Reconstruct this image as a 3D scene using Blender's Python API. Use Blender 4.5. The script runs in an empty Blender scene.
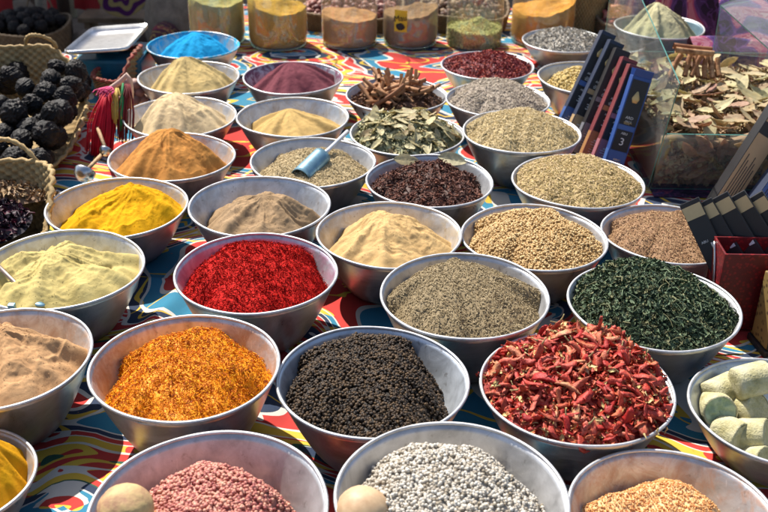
import bpy, bmesh, math, random
import numpy as np
from mathutils import Vector, Matrix, Euler
random.seed(7); rng = np.random.default_rng(11)
PI = math.pi
scene = bpy.context.scene
COL = scene.collection
# ------------------------------------------------------------------ camera
F, TH, HC, ROLL = 1004.64, math.radians(28.669), .881, math.radians(.899)
cT, sT = math.cos(TH), math.sin(TH)
cd = bpy.data.cameras.new('camera'); cam = bpy.data.objects.new('camera', cd); COL.objects.link(cam)
cd.sensor_width = 36; cd.lens = F / 768 * 36; cd.clip_end = 400; cd.clip_start = .02
cam.matrix_world = Matrix.Translation((0, 0, HC)) @ Matrix.Rotation(PI / 2 - TH, 4, 'X') @ Matrix.Rotation(ROLL, 4, 'Z')
cd.dof.use_dof = True; cd.dof.focus_distance = 1.5; cd.dof.aperture_fstop = 9
scene.camera = cam
def ray(px, py):
    u, v = px - 384, py - 256
    u, v = u * math.cos(ROLL) + v * math.sin(ROLL), -u * math.sin(ROLL) + v * math.cos(ROLL)
    return np.array([u / F, cT - sT * v / F, -sT - cT * v / F])
def U(px, py, z=0.):                      # where the sight line meets height z
    d = ray(px, py); t = (z - HC) / d[2]; return d[0] * t, d[1] * t, z
def UY(px, py, Y):                        # where it meets distance Y
    d = ray(px, py); t = Y / d[1]; return d[0] * t, Y, HC + d[2] * t
# ------------------------------------------------------------------ numpy noise
_T = rng.random((256, 256))
def vn(x, y, s=0):
    x = np.asarray(x, float) + s * 17.31; y = np.asarray(y, float) + s * 9.77
    xi = np.floor(x).astype(int); yi = np.floor(y).astype(int); fx = x - xi; fy = y - yi
    fx = fx * fx * (3 - 2 * fx); fy = fy * fy * (3 - 2 * fy)
    g = lambda a, b: _T[a & 255, b & 255]
    return (g(xi, yi) * (1 - fx) + g(xi + 1, yi) * fx) * (1 - fy) + (g(xi, yi + 1) * (1 - fx) + g(xi + 1, yi + 1) * fx) * fy
def fbm(x, y, o=4, s=0):
    r = 0; a = .5; t = 0
    for k in range(o):
        r = r + a * vn(x * 2 ** k, y * 2 ** k, s + k * 3); t += a; a *= .5
    return r / t - .5
# ------------------------------------------------------------------ objects
def props(o, label=None, cat=None, group=None, kind=None):
    if label: o['label'] = label
    if cat: o['category'] = cat
    if group: o['group'] = group
    if kind: o['kind'] = kind
    return o
def empty(name, loc=(0, 0, 0), label=None, cat=None, group=None, rz=0):
    o = bpy.data.objects.new(name, None); o.empty_display_size = .02; o.location = loc; o.rotation_euler.z = rz; COL.objects.link(o)
    return props(o, label, cat, group)
def mesh(name, V, Fs, smooth=True, tint=None, midx=None):
    V = np.asarray(V, np.float32); me = bpy.data.meshes.new(name)
    me.vertices.add(len(V)); me.vertices.foreach_set('co', V.ravel())
    if isinstance(Fs, np.ndarray): Fs = [Fs]
    if Fs and not isinstance(Fs[0], np.ndarray):
        lt = np.array([len(f) for f in Fs]); li = np.array([i for f in Fs for i in f])
    else:
        Fs = [f for f in Fs if len(f)]
        lt = np.concatenate([np.full(len(f), f.shape[1]) for f in Fs]); li = np.concatenate([f.ravel() for f in Fs])
    me.loops.add(len(li)); me.loops.foreach_set('vertex_index', li.astype(np.int32))
    me.polygons.add(len(lt)); ls = np.concatenate([[0], np.cumsum(lt)[:-1]]).astype(np.int32)
    me.polygons.foreach_set('loop_start', ls); me.polygons.foreach_set('loop_total', lt.astype(np.int32))
    if midx is not None: me.polygons.foreach_set('material_index', np.asarray(midx, np.int32))
    me.polygons.foreach_set('use_smooth', np.full(len(lt), smooth, bool))
    if tint is not None:
        a = me.attributes.new('tint', 'FLOAT', 'POINT'); a.data.foreach_set('value', np.asarray(tint, np.float32))
    me.update(calc_edges=True); me.validate(); return me
def link(name, me, mats=None, parent=None, loc=None, rot=None):
    o = bpy.data.objects.new(name, me)
    if mats is not None:
        for m in (mats if isinstance(mats, (list, tuple)) else [mats]): me.materials.append(m)
    if parent: o.parent = parent
    if loc is not None: o.location = loc
    if rot is not None: o.rotation_euler = rot
    COL.objects.link(o); return o
class MB:                                  # gathers several shapes of ONE object
    def __init__(s): s.V = []; s.F = []; s.M = []; s.n = 0
    def add(s, V, Fs, m=0):
        V = np.asarray(V, float); s.V.append(V); s.F += [[int(i) + s.n for i in f] for f in Fs]; s.M += [m] * len(Fs); s.n += len(V); return s
    def build(s, name, mats, parent=None, loc=None, rot=None, smooth=False):
        return link(name, mesh(name, np.concatenate(s.V), s.F, smooth, midx=s.M), mats, parent, loc, rot)
def grid_faces(n, m, wrap):               # n rows, m columns (columns wrap)
    i = np.arange(n - 1)[:, None]; j = np.arange(m if wrap else m - 1)[None, :]; k = (j + 1) % m
    return np.stack([i * m + j, i * m + k, (i + 1) * m + k, (i + 1) * m + j], -1).reshape(-1, 4)
def lathe(prof, n=64, close=False):
    a = np.linspace(0, 2 * PI, n, endpoint=False); P = np.array(prof)
    V = np.stack([P[:, 0:1] * np.cos(a), P[:, 0:1] * np.sin(a), np.repeat(P[:, 1:2], n, 1)], -1).reshape(-1, 3)
    Fq = grid_faces(len(P), n, True)
    if close: 
        j = np.arange(n); k = (j + 1) % n; b = (len(P) - 1) * n
        Fq = np.concatenate([Fq, np.stack([b + j, b + k, k, j], -1)])
    return V, Fq
def box(sx, sy, sz, bev=.0012):            # rounded box centred on x,y, base at z=0
    bm = bmesh.new(); bmesh.ops.create_cube(bm, size=1)
    for v in bm.verts: v.co = Vector((v.co.x * sx, v.co.y * sy, (v.co.z + .5) * sz))
    if bev: bmesh.ops.bevel(bm, geom=bm.edges[:], offset=bev, segments=2, affect='EDGES', profile=.6)
    V = np.array([v.co[:] for v in bm.verts]); Fs = [[v.index for v in f.verts] for f in bm.faces]; bm.free(); return V, Fs
def tube(pts, rad, n=10, cap=True):
    P = np.array(pts, float); m = len(P); rad = np.broadcast_to(np.asarray(rad, float), (m,))
    T = np.gradient(P, axis=0); T /= np.linalg.norm(T, axis=1)[:, None] + 1e-9
    up = np.array([0, 0, 1.]) if abs(T[0][2]) < .9 else np.array([1., 0, 0]); V = []
    s = np.cross(T[0], up); s /= np.linalg.norm(s)
    for i in range(m):
        s = s - T[i] * (s @ T[i]); s /= np.linalg.norm(s) + 1e-9; b = np.cross(T[i], s)
        a = np.linspace(0, 2 * PI, n, endpoint=False)
        V.append(P[i] + rad[i] * (np.cos(a)[:, None] * s + np.sin(a)[:, None] * b))
    V = np.concatenate(V); Fs = grid_faces(m, n, True).tolist()
    if cap: Fs += [list(range(n))[::-1], list(range((m - 1) * n, m * n))]
    return V, Fs
def ico(sub, bump=0, seed=0, sc=(1, 1, 1)):
    bm = bmesh.new(); bmesh.ops.create_icosphere(bm, subdivisions=sub, radius=1)
    V = np.array([v.co[:] for v in bm.verts]); Fs = np.array([[v.index for v in f.verts] for f in bm.faces]); bm.free()
    if bump:
        d = 1 + bump * 2 * fbm(V[:, 0] * 1.7 + V[:, 2] * 1.1 + 5, V[:, 1] * 1.7 - V[:, 2] * .9 + 3, 3, seed)
        V = V * d[:, None]
    return V * np.array(sc), Fs
def xf(V, rot=None, loc=(0, 0, 0), s=1):
    V = np.asarray(V, float) * s
    if rot is not None: V = V @ np.array(Euler(rot).to_matrix()).T
    return V + np.array(loc)
# ------------------------------------------------------------------ materials
class NT:
    def __init__(s, name):
        s.m = bpy.data.materials.new(name); s.m.use_nodes = True; s.t = s.m.node_tree; s.t.nodes.clear()
        s.out = s.t.nodes.new('ShaderNodeOutputMaterial')
    def n(s, ty, **k):
        nd = s.t.nodes.new('ShaderNode' + ty)
        for a, b in k.items(): setattr(nd, a, b)
        return nd
    def w(s, a, b): s.t.links.new(a, b)
    def put(s, sock, v):
        if hasattr(v, 'is_output') or isinstance(v, bpy.types.NodeSocket): s.w(v, sock)
        else: sock.default_value = v
    def math(s, op, a, b=0., c=0.):
        nd = s.n('Math', operation=op)
        for i, v in enumerate((a, b, c)): s.put(nd.inputs[i], v)
        return nd.outputs[0]
    def noise(s, vec, scale, detail=3, rough=.5, dist=0., out=0):
        nd = s.n('TexNoise'); s.w(vec, nd.inputs['Vector']); nd.inputs['Scale'].default_value = scale
        nd.inputs['Detail'].default_value = detail; nd.inputs['Roughness'].default_value = rough; nd.inputs['Distortion'].default_value = dist
        return nd.outputs[out]
    def obj(s): return s.n('TexCoord').outputs['Object']
    def ramp(s, f, stops, const=False):
        nd = s.n('ValToRGB'); e = nd.color_ramp.elements
        nd.color_ramp.interpolation = 'CONSTANT' if const else 'LINEAR'
        while len(e) < len(stops): e.new(.5)
        for q, (p, c) in zip(e, stops): q.position = p; q.color = (*c[:3], 1)
        s.w(f, nd.inputs[0]); return nd.outputs[0]
    def mix(s, f, a, b, mode='MIX'):
        nd = s.n('Mix', data_type='RGBA', blend_type=mode); s.put(nd.inputs[0], f)
        for i, v in ((6, a), (7, b)):
            if isinstance(v, tuple): v = (*v[:3], 1)
            s.put(nd.inputs[i], v)
        return nd.outputs[2]
    def bsdf(s, col, rough=.8, metal=0., spec=.5, bump=None, bs=.3, bd=.001, **k):
        b = s.n('BsdfPrincipled')
        if isinstance(col, tuple): col = (*col[:3], 1)
        s.put(b.inputs['Base Color'], col); s.put(b.inputs['Roughness'], rough); s.put(b.inputs['Metallic'], metal)
        b.inputs['Specular IOR Level'].default_value = spec
        for a, v in k.items(): s.put(b.inputs[a], v)
        if bump is not None:
            bn = s.n('Bump'); bn.inputs['Strength'].default_value = bs; bn.inputs['Distance'].default_value = bd
            s.w(bump, bn.inputs['Height']); s.w(bn.outputs[0], b.inputs['Normal'])
        s.w(b.outputs[0], s.out.inputs[0]); return b
def plain(name, c, rough=.6, metal=0., var=.15, scale=30, bs=.2, bd=.001, spec=.4, c2=None):
    t = NT(name); o = t.obj(); f = t.noise(o, scale, 4, .6)
    c2 = c2 or tuple(x * (1 - var * 2) for x in c)
    t.bsdf(t.ramp(f, [(.3, c2), (.65, c)]), rough, metal, spec, f, bs, bd); return t.m
def powder_mat(name, c, c2=None, grain=1.):
    t = NT(name); o = t.obj(); c2 = c2 or tuple(x * .8 for x in c)
    big = t.noise(o, 35, 4, .6); fine = t.noise(o, 700 / grain, 4, .75)
    col = t.ramp(t.math('MULTIPLY_ADD', fine, .55, t.math('MULTIPLY', big, .5)), [(.36, c2), (.62, c)])
    h = t.math('ADD', t.math('MULTIPLY', t.noise(o, 160, 4, .7), 1.2), t.math('MULTIPLY', fine, .8))
    t.bsdf(col, .95, 0, .08, h, .55, .0011 * grain); return t.m
def tint_mat(name, cols, rough=.7, spec=.3, nz=900, bs=.35, sub=0.):
    t = NT(name); a = t.n('Attribute', attribute_name='tint').outputs['Fac']; o = t.obj()
    n = len(cols); col = t.ramp(a, [((i + .5) / n, c) for i, c in enumerate(cols)])
    f = t.noise(o, nz, 3, .6); col = t.mix(t.math('MULTIPLY', f, .35), col, tuple(x * .45 for x in cols[0]), 'MIX') if rough > .6 else col
    t.bsdf(col, rough, 0, spec, f, bs, .0006); return t.m
def rand_mat(name, cols, rough=.7, spec=.3, nz=120, bs=.4, bd=.001, wear=None):   # varies from object to object
    t = NT(name); r = t.n('ObjectInfo').outputs['Random']; o = t.obj(); n = len(cols)
    col = t.ramp(r, [((i + .5) / n, c) for i, c in enumerate(cols)]); f = t.noise(o, nz, 4, .65)
    col = t.mix(t.ramp(f, [(.4, (0, 0, 0)), (.7, (1, 1, 1))]), col, wear or tuple(x * .5 for x in cols[0]))
    t.bsdf(col, rough, 0, spec, f, bs, bd); return t.m
def translucent(m, f=.35):
    nt = m.node_tree; out = [n for n in nt.nodes if n.type == 'OUTPUT_MATERIAL'][0]; b = [n for n in nt.nodes if n.type == 'BSDF_PRINCIPLED'][0]
    t = nt.nodes.new('ShaderNodeBsdfTranslucent'); mx = nt.nodes.new('ShaderNodeMixShader'); mx.inputs[0].default_value = f
    src = b.inputs['Base Color'].links[0].from_socket; nt.links.new(src, t.inputs[0]); nt.links.new(b.outputs[0], mx.inputs[1]); nt.links.new(t.outputs[0], mx.inputs[2]); nt.links.new(mx.outputs[0], out.inputs[0]); return m
def bowl_mat(name, dust=None, amt=.3, paint=None):
    t = NT(name); o = t.obj(); sp = t.n('SeparateXYZ'); t.w(o, sp.inputs[0])
    rad = t.math('SQRT', t.math('ADD', t.math('POWER', sp.outputs[0], 2.), t.math('POWER', sp.outputs[1], 2.)))
    cb = t.n('CombineXYZ'); t.w(rad, cb.inputs[0]); t.w(sp.outputs[2], cb.inputs[1])
    ang = t.math('ARCTAN2', sp.outputs[1], sp.outputs[0]); t.w(t.math('MULTIPLY', ang, .004), cb.inputs[2])
    rings = t.noise(cb.outputs[0], 900, 3, .7); blot = t.noise(o, 22, 5, .65, .4); spots = t.noise(o, 75, 3, .7, .5)
    hk = sum(map(ord, name)); vb = .92 + .16 * ((hk * 37) % 100) / 100; cb_ = (.93, .99, 1.06) if name.split()[-1] in ('bpep', 'stones', 'redfl', 'sand', 'tan1') else (.98, .985, 1.0)
    base = t.ramp(blot, [(p_, tuple(min(.8, q_ * vb * c_) for c_ in cb_)) for p_, q_ in ((.3, .38), (.46, .56), (.66, .72))]) if not paint else t.ramp(blot, [(.3, tuple(x * .75 for x in paint)), (.6, paint)])
    base = t.mix(t.ramp(spots, [(.62, (0, 0, 0)), (.72, (.65, .65, .65))]), base, (.2, .18, .17))
    sv = t.n('VectorMath', operation='MULTIPLY'); t.w(o, sv.inputs[0]); sv.inputs[1].default_value = (260, 40, 60); scr = t.noise(sv.outputs[0], 1., 2, .5, 1.4)
    base = t.mix(t.ramp(scr, [(.68, (0, 0, 0)), (.71, (.5, .5, .5))]), base, (.72, .72, .73))
    rough = t.math('ADD', t.math('MULTIPLY', blot, .3), t.math('MULTIPLY_ADD', rings, .14, .16))
    met = .5 if not paint else .1
    b = t.bsdf(base, rough, met, .5, t.math('ADD', rings, t.math('MULTIPLY', blot, 2.5)), .22, .0006)
    if dust:
        d = t.n('BsdfDiffuse'); d.inputs[0].default_value = (*dust, 1); mx = t.n('MixShader')
        m = t.ramp(t.noise(o, 30, 5, .7, .8), [(.44, (0, 0, 0)), (.56, (min(1, amt * 1.3),) * 3), (.72, (min(1, amt * 2.6),) * 3)])
        t.w(m, mx.inputs[0]); t.w(b.outputs[0], mx.inputs[1]); t.w(d.outputs[0], mx.inputs[2]); t.w(mx.outputs[0], t.out.inputs[0])
    return t.m
def glass_mat(name, tint=(1, 1, 1), lo=.06, hi=.6, rough=.02, haze=.06):
    t = NT(name); tr = t.n('BsdfTransparent'); tr.inputs[0].default_value = (*tint, 1)
    gl = t.n('BsdfGlossy'); gl.inputs['Roughness'].default_value = rough; gl.inputs[0].default_value = (1, 1, 1, 1)
    df = t.n('BsdfDiffuse'); df.inputs[0].default_value = (.7, .72, .7, 1)
    lw = t.n('LayerWeight'); lw.inputs[0].default_value = .25
    f = t.math('MULTIPLY_ADD', t.math('POWER', lw.outputs['Facing'], 2.5), hi, lo)
    m1 = t.n('MixShader'); t.w(f, m1.inputs[0]); t.w(tr.outputs[0], m1.inputs[1]); t.w(gl.outputs[0], m1.inputs[2])
    m2 = t.n('MixShader'); sm = t.noise(t.obj(), 14, 5, .7, 1.2); t.w(t.math('MULTIPLY', t.math('POWER', sm, 2.), haze * 3.2), m2.inputs[0])
    t.w(m1.outputs[0], m2.inputs[1]); t.w(df.outputs[0], m2.inputs[2]); t.w(m2.outputs[0], t.out.inputs[0]); return t.m
def fabric_mat(name, stops, S=3.2, TX=.40, TY=.31, D=9.5, stops2=None, dw=.036, weave=True):
    t = NT(name); o = t.obj()
    wv = t.noise(o, 5.5, 1, .4, 0, 1); sc = t.n('VectorMath', operation='MULTIPLY_ADD')
    t.w(wv, sc.inputs[0]); sc.inputs[1].default_value = (.11, .11, 0); t.w(o, sc.inputs[2])
    sp = t.n('SeparateXYZ'); t.w(sc.outputs[0], sp.inputs[0])
    x = sp.outputs[0]; y = sp.outputs[1]
    xx = t.math('MULTIPLY_ADD', y, .35, x)
    yy = t.math('MULTIPLY_ADD', t.math('SINE', t.math('MULTIPLY', x, 11.)), .035, y)
    cb = t.n('CombineXYZ'); t.w(t.math('PINGPONG', xx, TX), cb.inputs[0]); t.w(t.math('MULTIPLY', t.math('PINGPONG', yy, TY), 1.7), cb.inputs[1])
    A = t.noise(cb.outputs[0], S, .7, .4, .6); B = t.noise(cb.outputs[0], D, .6, .4, .9)
    A2 = t.math('MULTIPLY_ADD', t.math('SUBTRACT', A, .5), 1.6, .5)
    ca = t.ramp(A2, stops, True); c2 = t.ramp(A2, stops2, True)
    band = t.math('LESS_THAN', t.math('ABSOLUTE', t.math('SUBTRACT', B, .5)), dw)
    col = t.mix(band, ca, c2)
    f = t.noise(o, 12, 5, .7); col = t.mix(t.math('MULTIPLY', f, .22), col, (.25, .2, .16))
    wx = t.math('SINE', t.math('MULTIPLY', sp.outputs[0], 5200.)); wy = t.math('SINE', t.math('MULTIPLY', sp.outputs[1], 5200.))
    t.bsdf(col, .85, 0, .15, t.math('ADD', t.math('MULTIPLY', wx, wy), t.math('MULTIPLY', t.noise(o, 60, 4, .7), 3.)), .35, .0008)
    return t.m
Y_ = (.78, .5, .05); R_ = (.58, .035, .03); W_ = (.72, .68, .6); N_ = (.012, .035, .085); T_ = (.02, .22, .36); G_ = (.015, .1, .06); K_ = (.2, .01, .02); O_ = (.75, .2, .06)
M_cloth = fabric_mat('printed cotton',
    [(0, Y_), (.12, R_), (.22, W_), (.235, T_), (.30, W_), (.315, N_), (.375, W_), (.387, R_), (.445, W_), (.457, Y_), (.515, W_), (.525, R_), (.57, G_), (.582, N_), (.635, W_), (.647, T_), (.69, Y_), (.75, W_), (.765, R_), (.84, O_), (.9, T_), (.95, Y_)],
    stops2=[(0, R_), (.12, Y_), (.22, W_), (.235, Y_), (.30, W_), (.315, Y_), (.375, W_), (.387, W_), (.445, W_), (.457, R_), (.515, W_), (.525, Y_), (.57, G_), (.582, W_), (.635, W_), (.647, W_), (.69, R_), (.75, W_), (.765, W_), (.84, W_), (.9, W_), (.95, T_)])
M_floral = fabric_mat('floral cotton', [(0, (.02, .012, .05)), (.36, (.07, .03, .14)), (.5, (.16, .06, .25)), (.56, (.5, .1, .22)), (.63, (.65, .25, .32)), (.72, (.45, .06, .14)), (.82, (.7, .4, .4))],
    S=11, TX=9, TY=9, D=42, stops2=[(0, (.1, .04, .2)), (.36, (.12, .06, .25)), (.5, (.3, .12, .35)), (.56, (.75, .4, .42)), (.63, (.6, .15, .2)), (.72, (.75, .45, .4)), (.82, (.5, .1, .2))])
M_purple = fabric_mat('dark purple cotton', [(0, (.01, .006, .025)), (.45, (.03, .015, .06)), (.6, (.1, .02, .09)), (.7, (.02, .02, .08))], S=12, TX=9, TY=9, D=40,
    stops2=[(0, (.1, .03, .1)), (.45, (.12, .03, .12)), (.6, (.3, .05, .1)), (.7, (.1, .06, .2))])
def rgb(*c): return c
# ------------------------------------------------------------------ world and light
w = bpy.data.worlds.new('World'); scene.world = w; w.use_nodes = True; nt = w.node_tree
sky = nt.nodes.new('ShaderNodeTexSky'); sky.sky_type = 'NISHITA'; sky.sun_disc = False
SUN_AZ, SUN_EL = math.radians(-32), math.radians(52)
sky.sun_elevation = SUN_EL; sky.sun_rotation = SUN_AZ; sky.altitude = 100; sky.dust_density = 2
bg = nt.nodes['Background']; nt.links.new(sky.outputs[0], bg.inputs[0]); bg.inputs[1].default_value = .1
sd = bpy.data.lights.new('sun', 'SUN'); sd.energy = 4.8; sd.angle = math.radians(.53); sd.color = (1, .95, .87)
so = bpy.data.objects.new('sun', sd); COL.objects.link(so); so.location = (-1, 2, 3)
S = Vector((math.sin(SUN_AZ) * math.cos(SUN_EL), math.cos(SUN_AZ) * math.cos(SUN_EL), math.sin(SUN_EL)))
so.rotation_euler = S.to_track_quat('Z', 'Y').to_euler()
scene.view_settings.view_transform = 'Standard'; scene.view_settings.look = 'None'; scene.view_settings.exposure = .7; scene.view_settings.gamma = 1
try: scene.view_settings.use_curve_mapping = False
except Exception: pass
scene.cycles.max_bounces = 8; scene.cycles.transparent_max_bounces = 16; scene.cycles.caustics_reflective = False; scene.cycles.caustics_refractive = False
# ------------------------------------------------------------------ bowls: x, y, rim radius, rim height
BW = {
'pinkpep': (-.1833, .8139, .1280, .1248), 'whitepep': (.0778, .8382, .1278, .1244), 'lentil': (.3259, .8441, .1158, .0939), 'turm': (-.5033, .9123, .0935, .0739),
'saff': (-.2582, 1.0837, .1229, .1206), 'bpep': (-.0120, 1.0710, .1248, .1116), 'chili': (.2548, 1.0738, .1266, .1043), 'brown': (-.5119, 1.1100, .1214, .1117),
'redfl': (-.1969, 1.3474, .1258, .1121), 'cream': (-.5026, 1.3602, .1281, .1062), 'cumin': (.1211, 1.2858, .1257, .1145), 'herb': (.4026, 1.2834, .1262, .1036),
'stones': (.5247, 1.0634, .1190, .0781), 'yellow': (-.4757, 1.6078, .1239, .0938), 'sand': (-.2211, 1.6001, .1241, .1044), 'tan2': (.0079, 1.5029, .1218, .1025),
'coriander': (.2534, 1.5095, .1229, .0969), 'caraway': (.487, 1.540, .1120, .0909), 'olive': (-.1428, 1.8309, .1234, .0901), 'cloves': (.0837, 1.7364, .1208, .0953),
'fenn2': (.3650, 1.7413, .1238, .0968), 'orange': (-.4258, 1.8511, .1246, .0866), 'bay': (.0457, 1.9930, .1210, .0870), 'fenn1': (.2845, 1.9753, .1230, .1028),
'ltan': (-.4567, 2.0979, .1247, .0782), 'tan1': (-.2043, 2.0721, .1219, .0908), 'lav': (.2573, 2.2122, .1198, .0876), 'beige': (-.4801, 2.3434, .1220, .0855),
'purple': (-.2268, 2.3415, .1214, .0891), 'cinn': (.0246, 2.2628, .1204, .0767), 'dkred': (.2573, 2.4967, .1188, .0767), 'ysed': (.4898, 2.3508, .1230, .0972),
'blue': (-.5122, 2.5910, .1214, .0890), 'grey': (.4939, 2.7533, .1171, .0691), 'cone': (.765, 2.80, .1250, .1000)}
BL = {  # label of the bowl, dust colour, dust amount
'pinkpep': ('shiny bowl at the front edge holding small pink peppercorns', (.35, .32, .3), .15),
'whitepep': ('aluminium bowl at the front edge half full of white peppercorns', None, 0),
'lentil': ('dust stained aluminium bowl at the front edge holding crumbly pale orange spice', (.5, .24, .12), .3),
'turm': ('aluminium bowl of vivid golden powder cut off in the lower left corner', (.75, .35, .02), .25),
'saff': ('aluminium bowl holding orange safflower threads', (.4, .2, .08), .3),
'bpep': ('blue grey aluminium bowl holding black peppercorns', None, 0),
'chili': ('aluminium bowl heaped with dried red chili pods', (.4, .15, .1), .1),
'brown': ('aluminium bowl of pinkish brown powder at the left edge of the picture', (.45, .3, .2), .35),
'redfl': ('aluminium bowl holding bright red spice flakes', (.4, .1, .2), .2),
'cream': ('aluminium bowl of pale cream green powder with a spoon in it', (.5, .42, .25), .25),
'cumin': ('aluminium bowl filled with greyish brown cumin seeds behind the black peppercorns', None, 0),
'herb': ('aluminium bowl overflowing with dark green dried herb', None, 0),
'stones': ('aluminium bowl holding pale green chalky cylinders at the right edge', (.5, .5, .3), .15),
'yellow': ('aluminium bowl holding bright yellow powder', (.6, .42, .1), .2),
'sand': ('aluminium bowl holding dull greyish brown powder', (.3, .25, .2), .15),
'tan2': ('aluminium bowl holding light tan powder between cumin and cloves', (.5, .38, .2), .25),
'coriander': ('aluminium bowl filled with round golden coriander seeds', None, 0),
'caraway': ('aluminium bowl of small reddish brown seeds beside the red carton', None, 0),
'olive': ('aluminium bowl of olive coloured seeds with a blue scoop in it', None, 0),
'cloves': ('aluminium bowl holding dark brown cloves with a green leaf on top', None, 0),
'fenn2': ('aluminium bowl heaped with green fennel seeds right beside the cartons', None, 0),
'orange': ('aluminium bowl holding a tall orange brown powder heap', (.5, .3, .12), .3),
'bay': ('aluminium bowl full of pale dried bay leaves', None, 0),
'fenn1': ('aluminium bowl heaped with straw coloured seeds between the bay leaves and the cartons', None, 0),
'ltan': ('aluminium bowl holding a pale sandy powder cone', (.5, .4, .25), .3),
'tan1': ('aluminium bowl with a low ochre brown powder mound, in front of the purple powder', (.4, .3, .15), .2),
'lav': ('aluminium bowl heaped with grey seeds beside the cinnamon bowl', None, 0),
'beige': ('aluminium bowl of yellowish tan powder just in front of the blue bowl', (.4, .3, .15), .3),
'purple': ('aluminium bowl stained by the dark purple powder in it', (.2, .07, .12), .7),
'cinn': ('aluminium bowl holding cinnamon sticks', None, 0),
'dkred': ('aluminium bowl filled with dark red dried hibiscus bits', None, 0),
'ysed': ('aluminium bowl of golden yellow seeds behind the leaning cartons', None, 0),
'blue': ('bowl with an inside dyed blue by bright blue powder', (.08, .42, .62), 1.),
'grey': ('aluminium bowl filled with pale grey dried flower buds at the back', None, 0),
'cone': ('blue grey bowl with a tall pale green powder cone behind the acrylic box', None, 0)}
WALLP = .72
def rin(R, h, z): return .5 * R + (R - .003 - .5 * R) * np.clip(z / h, 0, 1) ** WALLP
def zin(R, h, r): return h * np.clip((r - .5 * R) / (R - .003 - .5 * R), 0, 1) ** (1 / WALLP)
def make_bowl(k):
    X, Yc, R, h = BW[k]; lab, dust, amt = BL[k]; n = 120
    zs = np.linspace(.002, h, 16); inner = [(0.0005, .0035), (.25 * R, .0035), (.46 * R, .0035)] + [(float(rin(R, h, z)), z + .002 * (1 - z / h)) for z in zs]
    outer = [(float(rin(R, h, z)) + .0018, z - .0008) for z in zs[::-1]] + [(.5 * R, .0005), (.42 * R, .0008), (.3 * R, .001), (.0005, .001)]
    a = np.linspace(0, 2 * PI, n, endpoint=False); sd_ = hash(k) % 1000 if False else sum(map(ord, k))
    wob = 1 + .005 * np.sin(2 * a + sd_) + .0015 * np.sin(3 * a + sd_ * 2) + .0004 * np.sin(7 * a + sd_ * 3)
    zw = .0012 * np.sin(2 * a + sd_ * 1.3) + .0005 * np.sin(3 * a + sd_) + .0002 * np.sin(7 * a + sd_ * .7)
    def shape(V):
        V = V.reshape(-1, n, 3); t = np.clip(V[:, :, 2:3] / h, 0, 1)
        V[:, :, :2] *= 1 + (wob - 1)[None, :, None] * t; V[:, :, 2] += (zw * t[:, :, 0] ** 2); V[:, :, :2] *= 1 + .010 * (fbm(3.2 * np.cos(a)[None] + sd_ + 0 * t[:, :, 0], 3.2 * np.sin(a)[None] + 7 * t[:, :, 0], 3, sd_ % 90) * np.clip(t[:, :, 0] * 2, 0, 1))[:, :, None] * (t < .97); return V.reshape(-1, 3)
    V, Fq = lathe(inner + outer, n); mi = np.where(np.arange(len(Fq)) // n >= len(inner) - 1, 1, 0)
    m = bowl_mat('aluminium ' + k, dust, amt, (.12, .2, .25) if k == 'cone' else None)
    b = link('spice_bowl', mesh('spice_bowl', shape(V), Fq, midx=mi), [m, m if k == 'cone' else M_outer], None, (X, Yc, 0)); props(b, lab, 'bowl', 'bowls of spices on the printed cloth')
    rr = .0022; c = [(R - .0012 + rr * math.cos(q), h + .0008 + rr * math.sin(q)) for q in np.linspace(0, 2 * PI, 12, endpoint=False)]
    V, Fq = lathe(c, n, True)
    link('rim', mesh('rim', shape(V), Fq), M_rim if k != 'blue' else m, b)
    return b
t = NT('worn shade-darkened outside of the bowls'); o = t.obj(); _f = t.noise(o, 18, 5, .7, .6); _g = t.noise(o, 120, 4, .7)  # outer walls coloured darker to deepen their shade, with blotchy wear
t.bsdf(t.ramp(_f, [(.3, (.28, .27, .26)), (.5, (.44, .435, .43)), (.7, (.56, .56, .56))]), t.math('MULTIPLY_ADD', _f, .35, .16), .75, .5, t.math('ADD', _f, t.math('MULTIPLY', _g, .3)), .3, .001); M_outer = t.m
M_rim = NT('polished rim'); _f = M_rim.noise(M_rim.obj(), 60, 4, .6); M_rim.bsdf(M_rim.ramp(_f, [(.3, (.42, .42, .42)), (.6, (.62, .62, .63))]), M_rim.math('MULTIPLY_ADD', _f, .3, .33), .6, .5, _f, .15, .0008); M_rim = M_rim.m
BOWLS = {k: make_bowl(k) for k in BW}
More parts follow.
